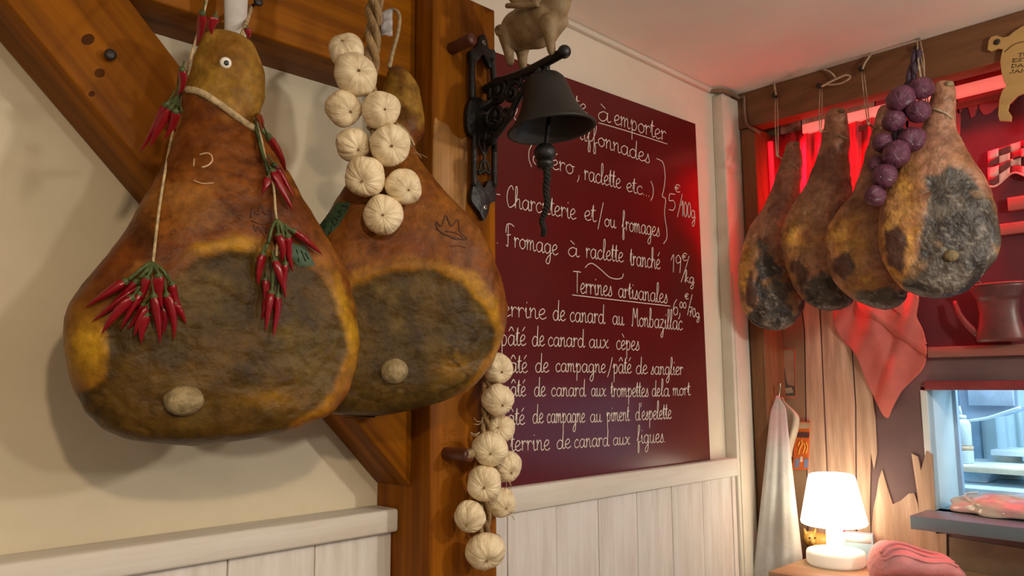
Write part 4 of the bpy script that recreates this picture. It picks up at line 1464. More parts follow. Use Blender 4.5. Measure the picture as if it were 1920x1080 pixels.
# jug
jb = onX(1878, 640, XM-0.055)
js = 1/pxm(jb)
JUG = mat('dark_red_glazed_jug', (0.20, 0.055, 0.05), 0.4, col2=(0.085, 0.03, 0.03), scale=9)
jug = thing('jug', jb, 'dark red jug standing on the lower shelf', 'jug')
Mj = Matrix.Translation((jb.x, jb.y, jb.z)) @ Matrix.Diagonal((0.5, 1, 1, 1))
R0 = 50*js
mk('jug_body', lathe([(R0*.80, 0.0), (R0*.84, .01), (R0*.72, .05), (R0*.66, .09), (R0*.72, .13), (R0*.95, .165), (R0*1.0, .175), (R0*.94, .176), (R0*.60, .10), (R0*.6, .02)], 32, Mj), JUG, jug)
mk('jug_rim', tube([Mj @ Vector((R0*1.0*math.cos(a), R0*1.0*math.sin(a), .176)) for a in [2*math.pi*i/28 for i in range(28)]], 0.003, 6, 2, closed=True), mat('jug_rim_red', (0.28, 0.07, 0.06), 0.4), jug)
mk('jug_handle', tube([onX(1836, 500, XM-.05), onX(1832, 520, XM-.05), onX(1842, 540, XM-.05), onX(1852, 555, XM-.05), onX(1848, 600, XM-.05)], 0.006, 8, 5), JUG, jug)
mk('jug_spout', tube([onX(1790, 565, XM-.04), onX(1800, 590, XM-.05), onX(1815, 610, XM-.05), onX(1835, 628, XM-.05)], lambda t: .006+.006*t, 8, 5), JUG, jug)

# hanging red cloth, folds as real relief
CLOTH = mat('red_hanging_cloth', (0.62, 0.155, 0.125), 0.75, var=0.08, scale=9, bump=0.15, bscale=20)
CPX = [(1566, 560), (1600, 548), (1650, 545), (1700, 548), (1722, 556), (1718, 590), (1732, 622), (1738, 660), (1732, 690), (1712, 712), (1690, 735), (1674, 765), (1666, 783), (1656, 778), (1646, 758), (1625, 715), (1604, 665), (1580, 638), (1566, 612), (1562, 585)]
cv_, cf_, ci = [], [], {}
NX, NY = 60, 80
ring_ = [(p.x, p.y) for p in catmull([Vector((x, y, 0)) for x, y in CPX], 5, True)]
for i in range(NX+1):
    for j in range(NY+1):
        x = 1556+190*i/NX
        y = 540+248*j/NY
        d = sdpoly(x, y, ring_)
        if d < 3.5:
            if d > -0.5:      # pull to the hem
                gx = sdpoly(x+1, y, ring_)-sdpoly(x-1, y, ring_)
                gy = sdpoly(x, y+1, ring_)-sdpoly(x, y-1, ring_)
                l2 = max(1e-6, gx*gx+gy*gy)
                x -= gx*d*2/l2
                y -= gy*d*2/l2
            f1 = math.exp(-((x-1640-(y-620)*0.28)/20.0)**2)       # long middle fold
            s2 = (y-583)-(x-1622)*0.70                              # lapel edge running to the right tip
            f2 = sstep(-2, 3, -s2)*sstep(1605, 1625, x)
            f3 = math.exp(-((x-1655+(y-700)*0.32)/9.0)**2)*sstep(600, 650, y)
            h = 0.012+0.014*f1+0.016*f2-0.008*f3+0.006*math.sin(x*.09+y*.03)+0.004*noise.noise(Vector((x*.03, y*.02, 0)))
            q = onX(x, y, XM-h-0.004)
            ci[(i, j)] = len(cv_)
            cv_.append(q)
for i in range(NX):
    for j in range(NY):
        k = [(i, j), (i+1, j), (i+1, j+1), (i, j+1)]
        if all(a in ci for a in k):
            cf_.append(tuple(ci[a] for a in k))
cloth = mk('hanging_cloth', (cv_, cf_), CLOTH)
cloth.modifiers.new('t', 'SOLIDIFY').thickness = 0.003
tag(cloth, 'pointed red cloth hanging on the wall below the small hams', 'cloth')
mk('folded_corner', prism(catmull([onX(x, y, XM-.036) for x, y in [(1676, 578), (1690, 566), (1706, 548), (1722, 555), (1718, 590), (1714, 618), (1704, 600)]], 4, True), (.004, 0, 0)), CLOTH, cloth, smooth=False)

# checked cloth draped on the upper shelf
CKR = mat('bright_red_check', (0.80, 0.42, 0.36), 0.8)
CKD = mat('dark_red_check', (0.16, 0.03, 0.03), 0.8)
ck = thing('checked_cloth', onX(1880, 352, XM-.03), 'red and dark checked cloth lying above the upper shelf', 'cloth')


def ckp(a, b, rowc):
    # a along the cloth (0..), b across
    x = 1852+a*21
    y = rowc(a, b)
    return onX(x, y, XM-0.012-0.010*(1+math.sin(a*1.7+b)))


def top_row(a, b):
    return 284-a*6.5+b*15


def low_row(a, b):
    return 312-a*5.0+b*16+7*math.sin(a*1.8+0.6)*(0.5+b*0.35)


for (fn, nb) in ((top_row, 2), (low_row, 2)):
    for b in range(nb):
        for a in range(11):
            V, Fc = [], []
            for jj in range(4):
                for ii in range(5):
                    V.append(ckp(a+ii/4, b+jj/3, fn))
            for jj in range(3):
                for ii in range(4):
                    k = jj*5+ii
                    Fc.append((k, k+1, k+6, k+5))
            o = mk('check', (V, Fc), CKR if (a+b) % 2 == 0 else CKD, ck)
            o.modifiers.new('t', 'SOLIDIFY').thickness = 0.002
mk('cloth_hem', tube([ckp(a*.5, 2.0, low_row) for a in range(0, 23)], 0.0035, 6, 3), CKR, ck)

# ---- pig shaped wooden sign
SG = mat('pale_wood_sign', (0.52, 0.33, 0.115), 0.55, col2=(0.44, 0.26, 0.085), scale=4, stretch=(6, 1.2, 6), bump=0.03)
XS = XB-0.006
SPX = [(1855, 78), (1860, 71), (1870, 68), (1882, 72), (1892, 70), (1904, 60), (1920, 50), (1950, 42), (1990, 42), (2022, 52), (2040, 46), (2050, 62), (2072, 78), (2076, 100), (2056, 112), (2036, 118), (2032, 145), (2044, 180), (2046, 222), (2022, 224), (2016, 190), (2000, 172), (1965, 170), (1930, 172), (1908, 182), (1894, 196), (1891, 208), (1898, 219), (1897, 229), (1876, 228), (1873, 218), (1875, 190), (1880, 173), (1888, 162), (1883, 152), (1879, 135), (1877, 118), (1879, 104), (1882, 94), (1872, 93), (1860, 98), (1853, 95), (1854, 86)]
sign = mk('pig_sign', prism([onX(x, y, XS) for x, y in SPX], (-0.010, 0, 0), 0.001), SG, smooth=False, origin=onX(1890, 228, XS))
tag(sign, 'pale wooden pig-shaped sign with black lettering on the beam', 'sign')
M = Matrix.Translation(onX(1869.5, 79, XS-.010)) @ frame_z((-1, 0, 0))
mk('nail_head', lathe([(.008, -.002), (.009, .002), (.006, .004)], 18, M), NAILM, sign)
SGX = XS-0.0108
mk('engraved_line', tube([onX(x, y, SGX) for x, y in [(1884, 98), (1892, 90), (1904, 82), (1920, 78), (1945, 76)]], .0012, 5, 5), BROWNINK, sign)
CAPS = {
 'T': (0.9, [[(.05, 1), (.85, 1)], [(.45, 1), (.45, 0)], [(.3, 0), (.6, 0)], [(.05, 1), (.05, .8)], [(.85, 1), (.85, .8)]]),
 'O': (1.0, [[(.5, 1), (.12, .75), (.12, .25), (.5, 0), (.88, .25), (.88, .75), (.5, 1)]]),
 'U': (1.0, [[(.15, 1), (.15, .3), (.5, 0), (.85, .3), (.85, 1)], [(.0, 1), (.3, 1)], [(.7, 1), (1, 1)]]),
 'E': (0.9, [[(.2, 0), (.2, 1)], [(.05, 1), (.8, 1), (.8, .8)], [(.05, 0), (.85, 0), (.85, .2)], [(.2, .5), (.6, .5)]]),
 'S': (0.8, [[(.7, .8), (.5, 1), (.15, .85), (.2, .55), (.6, .45), (.7, .15), (.4, 0), (.1, .15)]]),
 'B': (0.9, [[(.2, 0), (.2, 1)], [(.05, 1), (.6, 1), (.75, .75), (.55, .52), (.2, .52)], [(.05, 0), (.6, 0), (.8, .25), (.55, .52)]]),
 'N': (1.05, [[(.2, 0), (.2, 1), (.85, 0), (.85, 1)], [(.05, 0), (.35, 0)], [(.7, 1), (1, 1)]]),
 'D': (1.0, [[(.2, 0), (.2, 1)], [(.05, 1), (.5, 1), (.85, .7), (.85, .3), (.5, 0), (.05, 0)]]),
 'A': (1.0, [[(.1, 0), (.5, 1), (.9, 0)], [(.25, .35), (.75, .35)], [(0, 0), (.25, 0)], [(.75, 0), (1, 0)]]),
 'L': (0.85, [[(.2, 1), (.2, 0), (.8, 0), (.8, .2)], [(.05, 1), (.35, 1)], [(.05, 0), (.2, 0)]]),
 'J': (0.7, [[(.5, 1), (.5, .2), (.25, 0), (.05, .2)], [(.35, 1), (.65, 1)]]),
 'M': (1.2, [[(.2, 0), (.2, 1), (.6, .2), (1, 1), (1, 0)], [(.05, 0), (.35, 0)], [(.85, 0), (1.15, 0)]]),
 ' ': (.5, []),
}
LETT = mat('black_sign_lettering', (0.02, 0.014, 0.01), 0.6)


def caps(text, x0, y0, x1, y1, h):
    tot = sum(CAPS[c][0] for c in text)
    x = 0
    parts = []
    for c in text:
        adv, ss = CAPS[c]
        for st in ss:
            pts = []
            for gx, gy in st:
                t = (x+gx)/tot
                pts.append(onX(x0+(x1-x0)*t+gy*1.2, y0+(y1-y0)*t-gy*h, SGX))
            parts.append(tube(pts, 0.0009, 5, 0, flat=(Vector((1, 0, 0)), .4)))
        x += adv
    return mk('lettering', join(*parts), LETT, sign)


caps('TOUT', 1908, 106, 1950, 102, 6)
caps('EST BON', 1897, 116.5, 1966, 110, 6)
caps('DANS LE', 1895, 127, 1968, 120, 6)
caps('JAMBON', 1892, 137.5, 1964, 131, 6)

# ================================================================== SMALL HAMS ON THE BEAM


def small_col(yel, seed, extra):
    def fn(x, y, p, sd, sw):
        c = lerp3((0.20, 0.085, 0.050), (0.33, 0.17, 0.105), sstep(-0.35, 0.35, nz(p, 12, 4, seed)))
        yy = 0.0
        for cx, cy, rx, ry, k in yel:
            yy += k*spot(x, y, cx, cy, rx, ry)
        yy *= 0.55+0.9*sstep(-0.3, 0.3, nz(p, 14, 4, seed+3))
        c = lerp3(c, lerp3((0.50, 0.27, 0.055), (0.36, 0.16, 0.035), sstep(-0.2, 0.4, nz(p, 20, 4, seed+5))), clamp(yy))
        for poly_ in extra:
            e = sdpoly(x, y, poly_)+7*nz(p, 25, 3, seed+8)
            c = lerp3(c, (0.085, 0.040, 0.028), sstep(3, -4, e))
        m = sstep(3, -4, sd)
        g = lerp3((0.026, 0.020, 0.017), (0.085, 0.070, 0.056), sstep(-0.3, 0.4, nz(p, 18, 5, seed+1)))
        g = lerp3(g, (0.32, 0.29, 0.24), 0.6*sstep(0.06, 0.0, abs(nz(p, 15, 4, seed+13))))
        g = lerp3(g, (0.33, 0.17, 0.06), 0.55*sstep(0.25, 0.5, nz(p, 12, 4, seed+17)))
        return lerp3(c, g, m)
    return fn


HA_L = [(1484, 264), (1474, 270), (1467, 290), (1458, 322), (1445, 360), (1428, 395), (1408, 425), (1392, 462), (1384, 500), (1382, 540), (1390, 580), (1408, 606), (1432, 618), (1455, 620)]
HA_R = [(1484, 264), (1496, 266), (1501, 274), (1503, 305), (1500, 345), (1497, 385), (1492, 420), (1490, 450), (1494, 490), (1504, 530), (1511, 558), (1506, 585), (1490, 606), (1470, 618), (1455, 620)]
HB_L = [(1568, 202), (1554, 206), (1547, 220), (1541, 260), (1530, 300), (1515, 340), (1495, 375), (1474, 405), (1465, 430), (1464, 462), (1472, 500), (1488, 538), (1508, 564), (1535, 580), (1555, 583)]
HB_R = [(1568, 202), (1584, 204), (1590, 215), (1592, 255), (1591, 290), (1597, 325), (1598, 355), (1592, 395), (1590, 440), (1594, 490), (1600, 530), (1602, 555), (1594, 573), (1575, 582), (1555, 583)]
HC_L = [(1660, 196), (1648, 200), (1640, 215), (1630, 260), (1616, 315), (1598, 360), (1572, 395), (1550, 425), (1544, 455), (1550, 490), (1562, 525), (1585, 550), (1610, 565), (1640, 578), (1660, 581)]
HC_R = [(1660, 196), (1674, 200), (1680, 215), (1684, 260), (1688, 310), (1695, 360), (1704, 420), (1708, 480), (1706, 530), (1700, 560), (1685, 576), (1660, 581)]
HD_L = [(1772, 151), (1756, 154), (1748, 166), (1742, 195), (1730, 235), (1714, 270), (1694, 302), (1670, 340), (1652, 380), (1645, 420), (1646, 455), (1655, 490), (1672, 520), (1692, 540), (1722, 554), (1755, 560)]
HD_R = [(1772, 151), (1786, 154), (1791, 170), (1790, 205), (1794, 240), (1808, 268), (1830, 305), (1852, 345), (1868, 390), (1876, 425), (1879, 455), (1870, 482), (1850, 506), (1832, 528), (1815, 546), (1785, 557), (1755, 560)]
CUTA = [(1425, 455), (1475, 470), (1500, 530), (1520, 575), (1505, 605), (1460, 630), (1415, 622), (1398, 598), (1422, 565), (1415, 505)]
CUTB = [(1510, 528), (1540, 508), (1572, 522), (1610, 560), (1595, 600), (1530, 600), (1503, 570)]
CUTC = [(1596, 548), (1640, 542), (1715, 540), (1712, 590), (1610, 595)]
CUTD = [(1735, 332), (1762, 328), (1780, 311), (1802, 316), (1832, 342), (1862, 372), (1890, 440), (1884, 485), (1830, 560), (1770, 580), (1700, 562), (1690, 530), (1716, 492), (1735, 420), (1738, 372)]
SM = [
 ((1450, 450), 2.545, 63, HA_L, HA_R, 0.055, CUTA, [(1395, 500, 22, 60, 1.1), (1400, 590, 30, 20, .7)], [[(1394, 525), (1408, 505), (1422, 540), (1415, 585), (1398, 570)]], 'narrow small ham nearest the white corner post'),
 ((1530, 420), 2.505, 65, HB_L, HB_R, 0.056, CUTB, [(1500, 440, 40, 50, 1.1), (1475, 540, 30, 40, .6)], [[(1482, 492), (1500, 482), (1514, 512), (1506, 548), (1490, 534)]], 'small ham between the corner ham and the onion braid'),
 ((1625, 420), 2.455, 67, HC_L, HC_R, 0.056, CUTC, [(1585, 440, 45, 45, 1.2), (1610, 520, 40, 30, .9)], [[(1560, 482), (1588, 470), (1603, 500), (1588, 532), (1568, 520)]], 'small ham half hidden behind the purple onion braid'),
 ((1765, 400), 2.400, 69, HD_L, HD_R, 0.066, CUTD, [(1690, 410, 38, 90, 1.2), (1700, 520, 40, 40, .9), (1812, 300, 20, 20, .3)], [[(1655, 432), (1680, 420), (1702, 450), (1692, 512), (1665, 497)]], 'widest of the small hams, nearest the wooden pig sign'),
]
SB = []
for i, (c, X, yaw, Lp, Rp, bm_, ct, yel, ex, lab) in enumerate(SM):
    r_, b_, n_ = ham(onX(c[0], c[1], X), yaw, Lp, Rp, bm_, 0.85, small_col(yel, 3.0+i*7, ex), lab, HAMDRY, 110, 96, ct, 0.006, 10+i*3.3, pf=(0.9, 0.75))
    r_['group'] = 'small dark hams hung on the brown beam'
    SB.append((r_, b_, n_))
knob(SB[3][1], 1783, 480, 13, 11, SB[3][0], SB[3][2])
for i, (x, y, rx, ry) in enumerate(((1494, 268, 6, 5), (1578, 206, 6, 5), (1780, 156, 8, 5))):
    k = (0, 1, 3)[i]
    knob(SB[k][1], x, y+3, rx, ry, SB[k][0], Vector((-.3, -.2, .9)).normalized(), 'bone_end')

# strings: nail in beam, pair of strands, loop round the hock
HK = [((1455, 181), [(1457, 292), (1470, 300), (1484, 306), (1497, 318)], [(1463, 128), (1452, 150), (1455, 178)], 0), ((1539, 163), [(1538, 246), (1552, 248), (1574, 254), (1590, 262)], [(1543, 130), (1556, 135), (1566, 148), (1548, 158), (1575, 157), (1594, 146), (1586, 141), (1560, 152), (1540, 163)], 1),
      ((1617, 131), [(1628, 232), (1640, 240), (1652, 240)], [(1625, 92), (1633, 100), (1622, 118), (1617, 130)], 2), ((1722, 92), [(1740, 204), (1756, 206), (1772, 212), (1786, 222)], [(1718, 60), (1724, 75), (1720, 85), (1722, 92)], 3)]
for i, (nl, lp, bow, k) in enumerate(HK):
    root, bvv, nn = SB[k]
    pn = onX(nl[0], nl[1], XB)
    Mn = Matrix.Translation(pn) @ frame_z((-1, 0, 0))
    no = mk('nail', lathe([(.004, -.01), (.004, .014), (.0095, .015), (.0095, .018), (.006, .020)], 14, Mn), NAILM, root)
    pt = onX(nl[0], nl[1]+3, XB-.012)
    top = [onX(x, y, XB-.012-0.004*j) for j, (x, y) in enumerate(bow)]
    if i != 3:
        mk('string_bow', tube(top, 0.0036, 7, 5), CORD, root)
    a = hit(bvv, lp[0][0]+4, lp[0][1], .004)
    a = a if a is not None else pt
    dv = (a-CAM).length
    a = CAM+ray(lp[0][0], lp[0][1]).normalized()*dv
    mk('hanging_string', tube([pt-R_*.003, pt.lerp(a, .5)-R_*.004, a-R_*.002], 0.0018, 6, 4), CORD, root)
    mk('hanging_string', tube([pt+R_*.004, pt.lerp(a, .5)+R_*.005, a+R_*.003], 0.0018, 6, 4), CORD, root)
    mk('neck_string', tube([hit(bvv, x, y, .002) for x, y in lp], 0.0036 if i else .003, 7, 5), CORD, root)

# corner cord running from the beam end into the red recess
cc = mk('corner_cord', tube([onX(1388, 184, XB-.004), onX(1395, 182, XB-.006), onX(1396, 205, XB-.006), onX(1400, 232, XB-.006), onX(1412, 242, XB-.006), onX(1426, 250, XB+.01)], 0.0055, 8, 5), mat('dull_red_brown_cord', (0.24, 0.13, 0.09), 0.7))
tag(cc, 'thick pale cord curving down the beam end in the corner', 'cord')

# ------------------------------------------------------------------ purple onion braid
OB = [bulb_mesh('onion', ONION, l, s, 0.92, 0.05) for l, s in ((6, 11), (8, 12), (7, 13))]
no_ = hamN(67)[0]
PO = onX(1690, 270, 2.335)
on = thing('onion_braid', onP(1640, 392, PO, no_), 'braid of purple onions hanging between the small hams', 'onion braid')


def op(x, y, o=0.0):
    return onP(x, y, PO, no_)+no_*o


OP = [(1728, 165, 22, .1, -.1, .0), (1689, 188, 26, -.1, -.4, .006), (1721, 212, 22, .2, -.3, .014), (1675, 229, 21, -.4, .2, .01), (1654, 268, 19, -.8, -.3, .0), (1709, 263, 24, .1, -.5, .008), (1679, 293, 26, -.05, -.05, .022), (1644, 308, 17, -.8, -.4, -.01), (1658, 333, 23, -.5, -.1, .018), (1641, 369, 20, -.9, -.3, .012), (1690, 250, 16, 0, 0, -.03), (1672, 320, 14, 0, 0, -.03)]
for i, (x, y, r, dx, dy, o) in enumerate(OP):
    p = op(x, y, o)
    bulb(on, p, r/pxm(p), view_axis(p, dx, dy), i, OB, 'onion', STUBW, 0.95)
DST = mat('dark_purple_stalk', (0.055, 0.03, 0.05), 0.7)
for k in range(3):
    pts = []
    for i in range(16):
        t = i/15
        pts.append(op(1722-t*66+6*math.sin(t*16+k*2.1), 92+t*250, -.012+.006*math.cos(t*16+k*2.1)))
    mk('braided_stalk', tube(pts, .0075, 7, 3), DST, on)
ot = onX(1722, 72, XB-.014)
mk('hanging_string', tube([ot-R_*.004, op(1724, 110)-R_*.004, op(1728, 150)-R_*.003], .0022, 6, 4), CORD, on)
mk('hanging_string', tube([ot+R_*.004, op(1729, 110)+R_*.004, op(1731, 148)+R_*.003], .0022, 6, 4), CORD, on)

# ================================================================== KITCHEN BEHIND THE HATCH
KW = mat('kitchen_white_panel', (0.70, 0.80, 0.80), 0.35, var=0.03)
KB = mat('kitchen_blue_steel', (0.42, 0.52, 0.66), 0.35, metal=0.25, var=0.08, scale=4)
KX0, KX1, KY0, KY1 = XM+0.05, 4.3, -2.6, -0.15
tag(mk('wall_kitchen', join(box(KX1, KX1+.05, KY0, KY1, 0, 2.5, 0), box(KX0, KX1, KY1, KY1+.05, 0, 2.5, 0), box(KX0, KX1, KY0-.05, KY0, 0, 2.5, 0), box(KX0, KX1+.05, KY0, KY1, 2.5, 2.55, 0)), mat('kitchen_wall_tile', (0.55, 0.68, 0.80), 0.4, var=0.05, scale=2), smooth=False), 'pale blue kitchen wall seen through the hatch', kind='structure')
tag(mk('window_1', join(box(XM-.004, 3.05, YH, YH+0.020, Z0H-.0, Z1H+.0, 0.001), box(XM+.0, 3.05, YH-1.6, YH+.02, Z1H, Z1H+.012, 0.001)), KW), 'white panelled reveal of the kitchen hatch', kind='structure')
tag(mk('trim_6', box(XM-.012, XM+.0, -2.2, onX(1733, 722, XM-.01).y, Z1H+.0, Z1H+.030, .002), mat('dark_red_hatch_trim', (0.24, 0.04, 0.045), 0.5)), 'dark red strip above the kitchen hatch', kind='structure')
tag(mk('trim_7', box(3.05, 3.075, YH-.012, YH+.02, Z0H, Z1H, .001), KB), 'steel edge of the hatch reveal', kind='structure')
# counter in the hatch
CT = mat('grey_blue_counter', (0.12, 0.185, 0.225), 0.35, var=0.05, scale=6)
ctp = mk('hatch_counter', box(2.640, 3.30, -2.2, -0.573, 1.043, 1.084, .002), CT)
tag(ctp, 'grey counter ledge projecting from the kitchen hatch', 'counter')


def kz(x, y, Yp):
    return onY(x, y, Yp)


# depths inside the kitchen, chosen behind the reveal
KS = 3.45
a = onX(1797, 872, KS)
b = onX(1866, 858, KS)
tag(mk('kitchen_shelf', join(box(KS, KS+.35, -1.06, a.y+.03, a.z-.022, a.z, .002)), mat('white_kitchen_shelf', (0.75, 0.80, 0.78), 0.4)), 'white kitchen shelf carrying the squeeze bottle', 'shelf')
mk('shelf_edge', box(KS-.006, KS-.001, -1.06, a.y+.03, a.z-.024, a.z-.004, .001), mat('cream_shelf_edge', (0.72, 0.62, 0.45), 0.5), bpy.data.objects['kitchen_shelf'])
# jar and bottle stacked on the shelf
jz = a.z
yj = onX(1806, 850, KS+.10).y
sj = 1/pxm((KS+.1, yj, jz))
ja = thing('glass_jar', (KS+.10, yj, jz), 'squat clear jar with orange-rimmed lid under the squeeze bottle', 'jar')
mk('jar_body', lathe([(15*sj, 0), (17*sj, .006), (17.5*sj, 22*sj), (16.5*sj, 25*sj)], 28, Matrix.Translation((KS+.10, yj, jz))), mat('milky_jar', (0.62, 0.74, 0.76), 0.25), ja)
mk('jar_lid', lathe([(17.5*sj, 25*sj), (18*sj, 27*sj), (17.5*sj, 32*sj)], 28, Matrix.Translation((KS+.10, yj, jz))), mat('orange_lid', (0.62, 0.42, 0.25), 0.4), ja)
bz = jz+32*sj
bo = thing('squeeze_bottle', (KS+.10, yj, bz), 'white squeeze bottle with pointed nozzle seen through the hatch', 'bottle')
Mbt = Matrix.Translation((KS+.10, yj, bz))
BW = mat('white_plastic_bottle', (0.72, 0.80, 0.82), 0.35, var=0.03)
mk('bottle_body', lathe([(14*sj, 0), (16*sj, .004), (16*sj, 40*sj), (14*sj, 46*sj), (9*sj, 50*sj)], 28, Mbt), BW, bo)
mk('bottle_cap', lathe([(10*sj, 50*sj), (10*sj, 56*sj), (6*sj, 57*sj)], 24, Mbt), BW, bo)
mk('nozzle', lathe([(4*sj, 57*sj), (2.5*sj, 66*sj), (1.2*sj, 74*sj)], 16, Mbt), BW, bo)
# extractor hood / box above
h0, h1 = onX(1808, 733, 3.7), onX(1905, 790, 3.7)
ho = thing('kitchen_hood', (3.75, (h0.y+h1.y)/2, h1.z), 'blue steel hood hanging in the kitchen', 'hood')
mk('hood_body', prism([Vector((3.62, h0.y, 1.75)), Vector((3.62, h0.y, onX(1808, 765, 3.62).z)), onX(1812, 786, 3.62), onX(1852, 784, 3.62), onX(1910, 766, 3.62), onX(1910, 733, 3.62)+Vector((0, 0, .25))], (.30, 0, 0), .004), KB, ho, smooth=False)
mk('hood_panel', box(3.605, 3.62, onX(1900, 740, 3.61).y, onX(1815, 740, 3.61).y, onX(1815, 760, 3.61).z, onX(1815, 733, 3.61).z+.05, .003), mat('hood_bright_panel', (0.55, 0.66, 0.80), 0.3), ho)
mk('hood_lip', tube([onX(1815, 789, 3.60), onX(1850, 784, 3.60), onX(1885, 773, 3.60), onX(1914, 764, 3.60)], .006, 8, 4), KW, ho)
# fridge-like unit, wall shelf, pipes
fx = 3.95
f0, f1 = onX(1825, 780, fx), onX(1843, 905, fx)
un = thing('kitchen_cabinet', (fx, (f0.y+f1.y)/2, 1.101), 'pale blue upright kitchen cabinet beside the wall', 'cabinet')
mk('cabinet_body', box(fx, fx+.3, onX(1868, 800, fx).y, onX(1806, 800, fx).y, 1.101, 1.75, .004), KW, un)
mk('cabinet_door', box(fx-.012, fx, onX(1838, 800, fx).y, onX(1824, 800, fx).y, 1.12, onX(1830, 790, fx).z, .002), mat('pale_blue_door', (0.50, 0.66, 0.78), 0.35), un)
mk('cabinet_seam', box(fx-.014, fx-.010, onX(1842, 800, fx).y, onX(1840, 800, fx).y, 1.12, 1.7, 0), mat('seam_grey', (0.25, 0.32, 0.38), 0.5), un)
s0, s1 = onX(1862, 842, 3.7), onX(1915, 840, 3.7)
tag(mk('steel_wall_shelf', join(box(3.66, 3.86, s1.y-.25, s0.y, s0.z-.022, s0.z+.0, .002)), mat('pale_steel_shelf', (0.70, 0.80, 0.86), 0.3)), 'pale steel shelf at the right of the hatch view', 'shelf')
tag(mk('paper_roll', lathe([(.016, 0), (.05, 0), (.052, .004), (.052, .10), (.05, .104), (.016, .104)], 28, Matrix.Translation((3.76, onX(1890, 870, 3.76).y, max(1.101, s0.z-.022-.106)))), mat('cream_paper_roll', (0.66, 0.66, 0.58), 0.7)), 'cream paper roll hanging below the steel shelf', 'paper roll')
tag(mk('steel_pipe', tube([Vector((4.08, onX(1908, 770, 4.08).y, 1.9)), Vector((4.08, onX(1908, 770, 4.08).y, 1.102))], .014, 12, 0), KW), 'pale pipe running down at the hatch right edge', 'pipe')
# work surface inside
w0 = onX(1800, 925, 3.34)
tag(mk('kitchen_worktop', box(3.34, 4.25, KY0+.05, KY1-.02, 1.075, 1.100, .002), mat('light_blue_worktop', (0.55, 0.74, 0.84), 0.3)), 'pale blue kitchen worktop behind the hatch counter', 'worktop')
tag(mk('equipment_box', join(box(3.52, 3.68, onX(1849, 890, 3.52).y, onX(1806, 890, 3.52).y, 1.1005, a.z-.030, .006)), mat('pale_blue_box', (0.48, 0.66, 0.80), 0.35)), 'pale blue box on the worktop below the kitchen shelf', 'box')
# bag of meat on the counter: lumpy plastic pack
MEATB = mat('pink_meat_in_film', (0.62, 0.36, 0.36), 0.25, col2=(0.58, 0.52, 0.42), scale=7, stretch=(1, 1.6, 3), lo=0.42, hi=0.56, coat=0.4)
pb = onZ(1880, 952, 1.085)
bag = thing('meat_pack', Vector((2.86, pb.y, 1.084)), 'pink meat wrapped in clear film lying on the hatch counter', 'meat pack')
V, f = ellipsoid((0, 0, 0), 1, 1, 1, 64, 30)
c0 = onZ(1885, 950, 1.11)
q = []
for p in V:
    x, y, z = p
    k = 1+0.10*fbm(Vector((x*1.6, y*2.4, z*2)), 4)+.05*math.sin(y*9+x*3)
    zz = max(z, -0.35)
    q.append(Vector((2.83+x*.085*k, c0.y-0.06+y*.20*k, 1.084+.35*.045+zz*.045*(1+.25*math.sin(y*3))*k)))
zmin = min(p.z for p in q)
q = [Vector((p.x, p.y, p.z-zmin+1.0845)) for p in q]
mk('meat', (q, f), MEATB, bag)
wr_ = [tube([Vector((2.76+.02*math.sin(k*3), c0.y-.22+.05*k, 1.10)), Vector((2.80, c0.y-.20+.06*k, 1.140)), Vector((2.87, c0.y-.17+.05*k, 1.145))], .0035, 6, 4) for k in range(6)]
for t_ in wr_:
    mk('film_fold', t_, mat('shiny_film', (0.66, 0.60, 0.52), 0.15, coat=0.5), bag)

# ================================================================== SIDEBOARD WITH LAMP, PIG, BOXES, CLOTHS
TZ = 0.908
tb = thing('sideboard', (2.62, -0.6, 0), 'wooden sideboard top under the glowing table lamp', 'sideboard')
TBW = mat('warm_brown_tabletop', (0.40, 0.24, 0.12), 0.5, var=0.1, scale=4, stretch=(6, .6, 6))
mk('sideboard_top', box(2.36, XM-.01, -1.9, -0.235, TZ-.035, TZ, .004), TBW, tb)
mk('sideboard_body', box(2.40, XM-.01, -1.85, -0.26, 0.0, TZ-.035, .003), TBW, tb)
lb = onZ(1568, 1058, TZ)
lb = Vector((lb.x, lb.y, TZ))
s = 1/pxm(lb+Vector((0, 0, .15)))
lm = thing('table_lamp', lb, 'glowing white table lamp with tapered shade', 'lamp')
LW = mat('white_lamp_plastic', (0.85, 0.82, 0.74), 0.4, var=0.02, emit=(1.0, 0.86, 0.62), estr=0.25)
SHADE = mat('glowing_lamp_shade', (0.9, 0.86, 0.75), 0.5, var=0.01, emit=(1.0, 0.86, 0.62), estr=6.5)
Ml = Matrix.Translation(lb)
mk('lamp_base', lathe([(48*s, 0), (51*s, 3*s), (52*s, 8*s), (52*s, 20*s), (50*s, 25*s), (44*s, 27*s), (16*s, 28*s)], 48, Ml), LW, lm)
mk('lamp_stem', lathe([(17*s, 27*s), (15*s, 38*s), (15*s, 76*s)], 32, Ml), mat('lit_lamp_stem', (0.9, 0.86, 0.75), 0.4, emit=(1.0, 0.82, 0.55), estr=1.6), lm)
shp = [(14*s, 72*s), (54*s, 72*s), (58*s, 74*s), (59*s, 78*s), (50*s, 120*s), (42*s, 158*s), (40*s, 163*s), (34*s, 165*s), (2*s, 166*s)]
mk('lamp_shade', lathe(shp, 56, Ml), SHADE, lm)

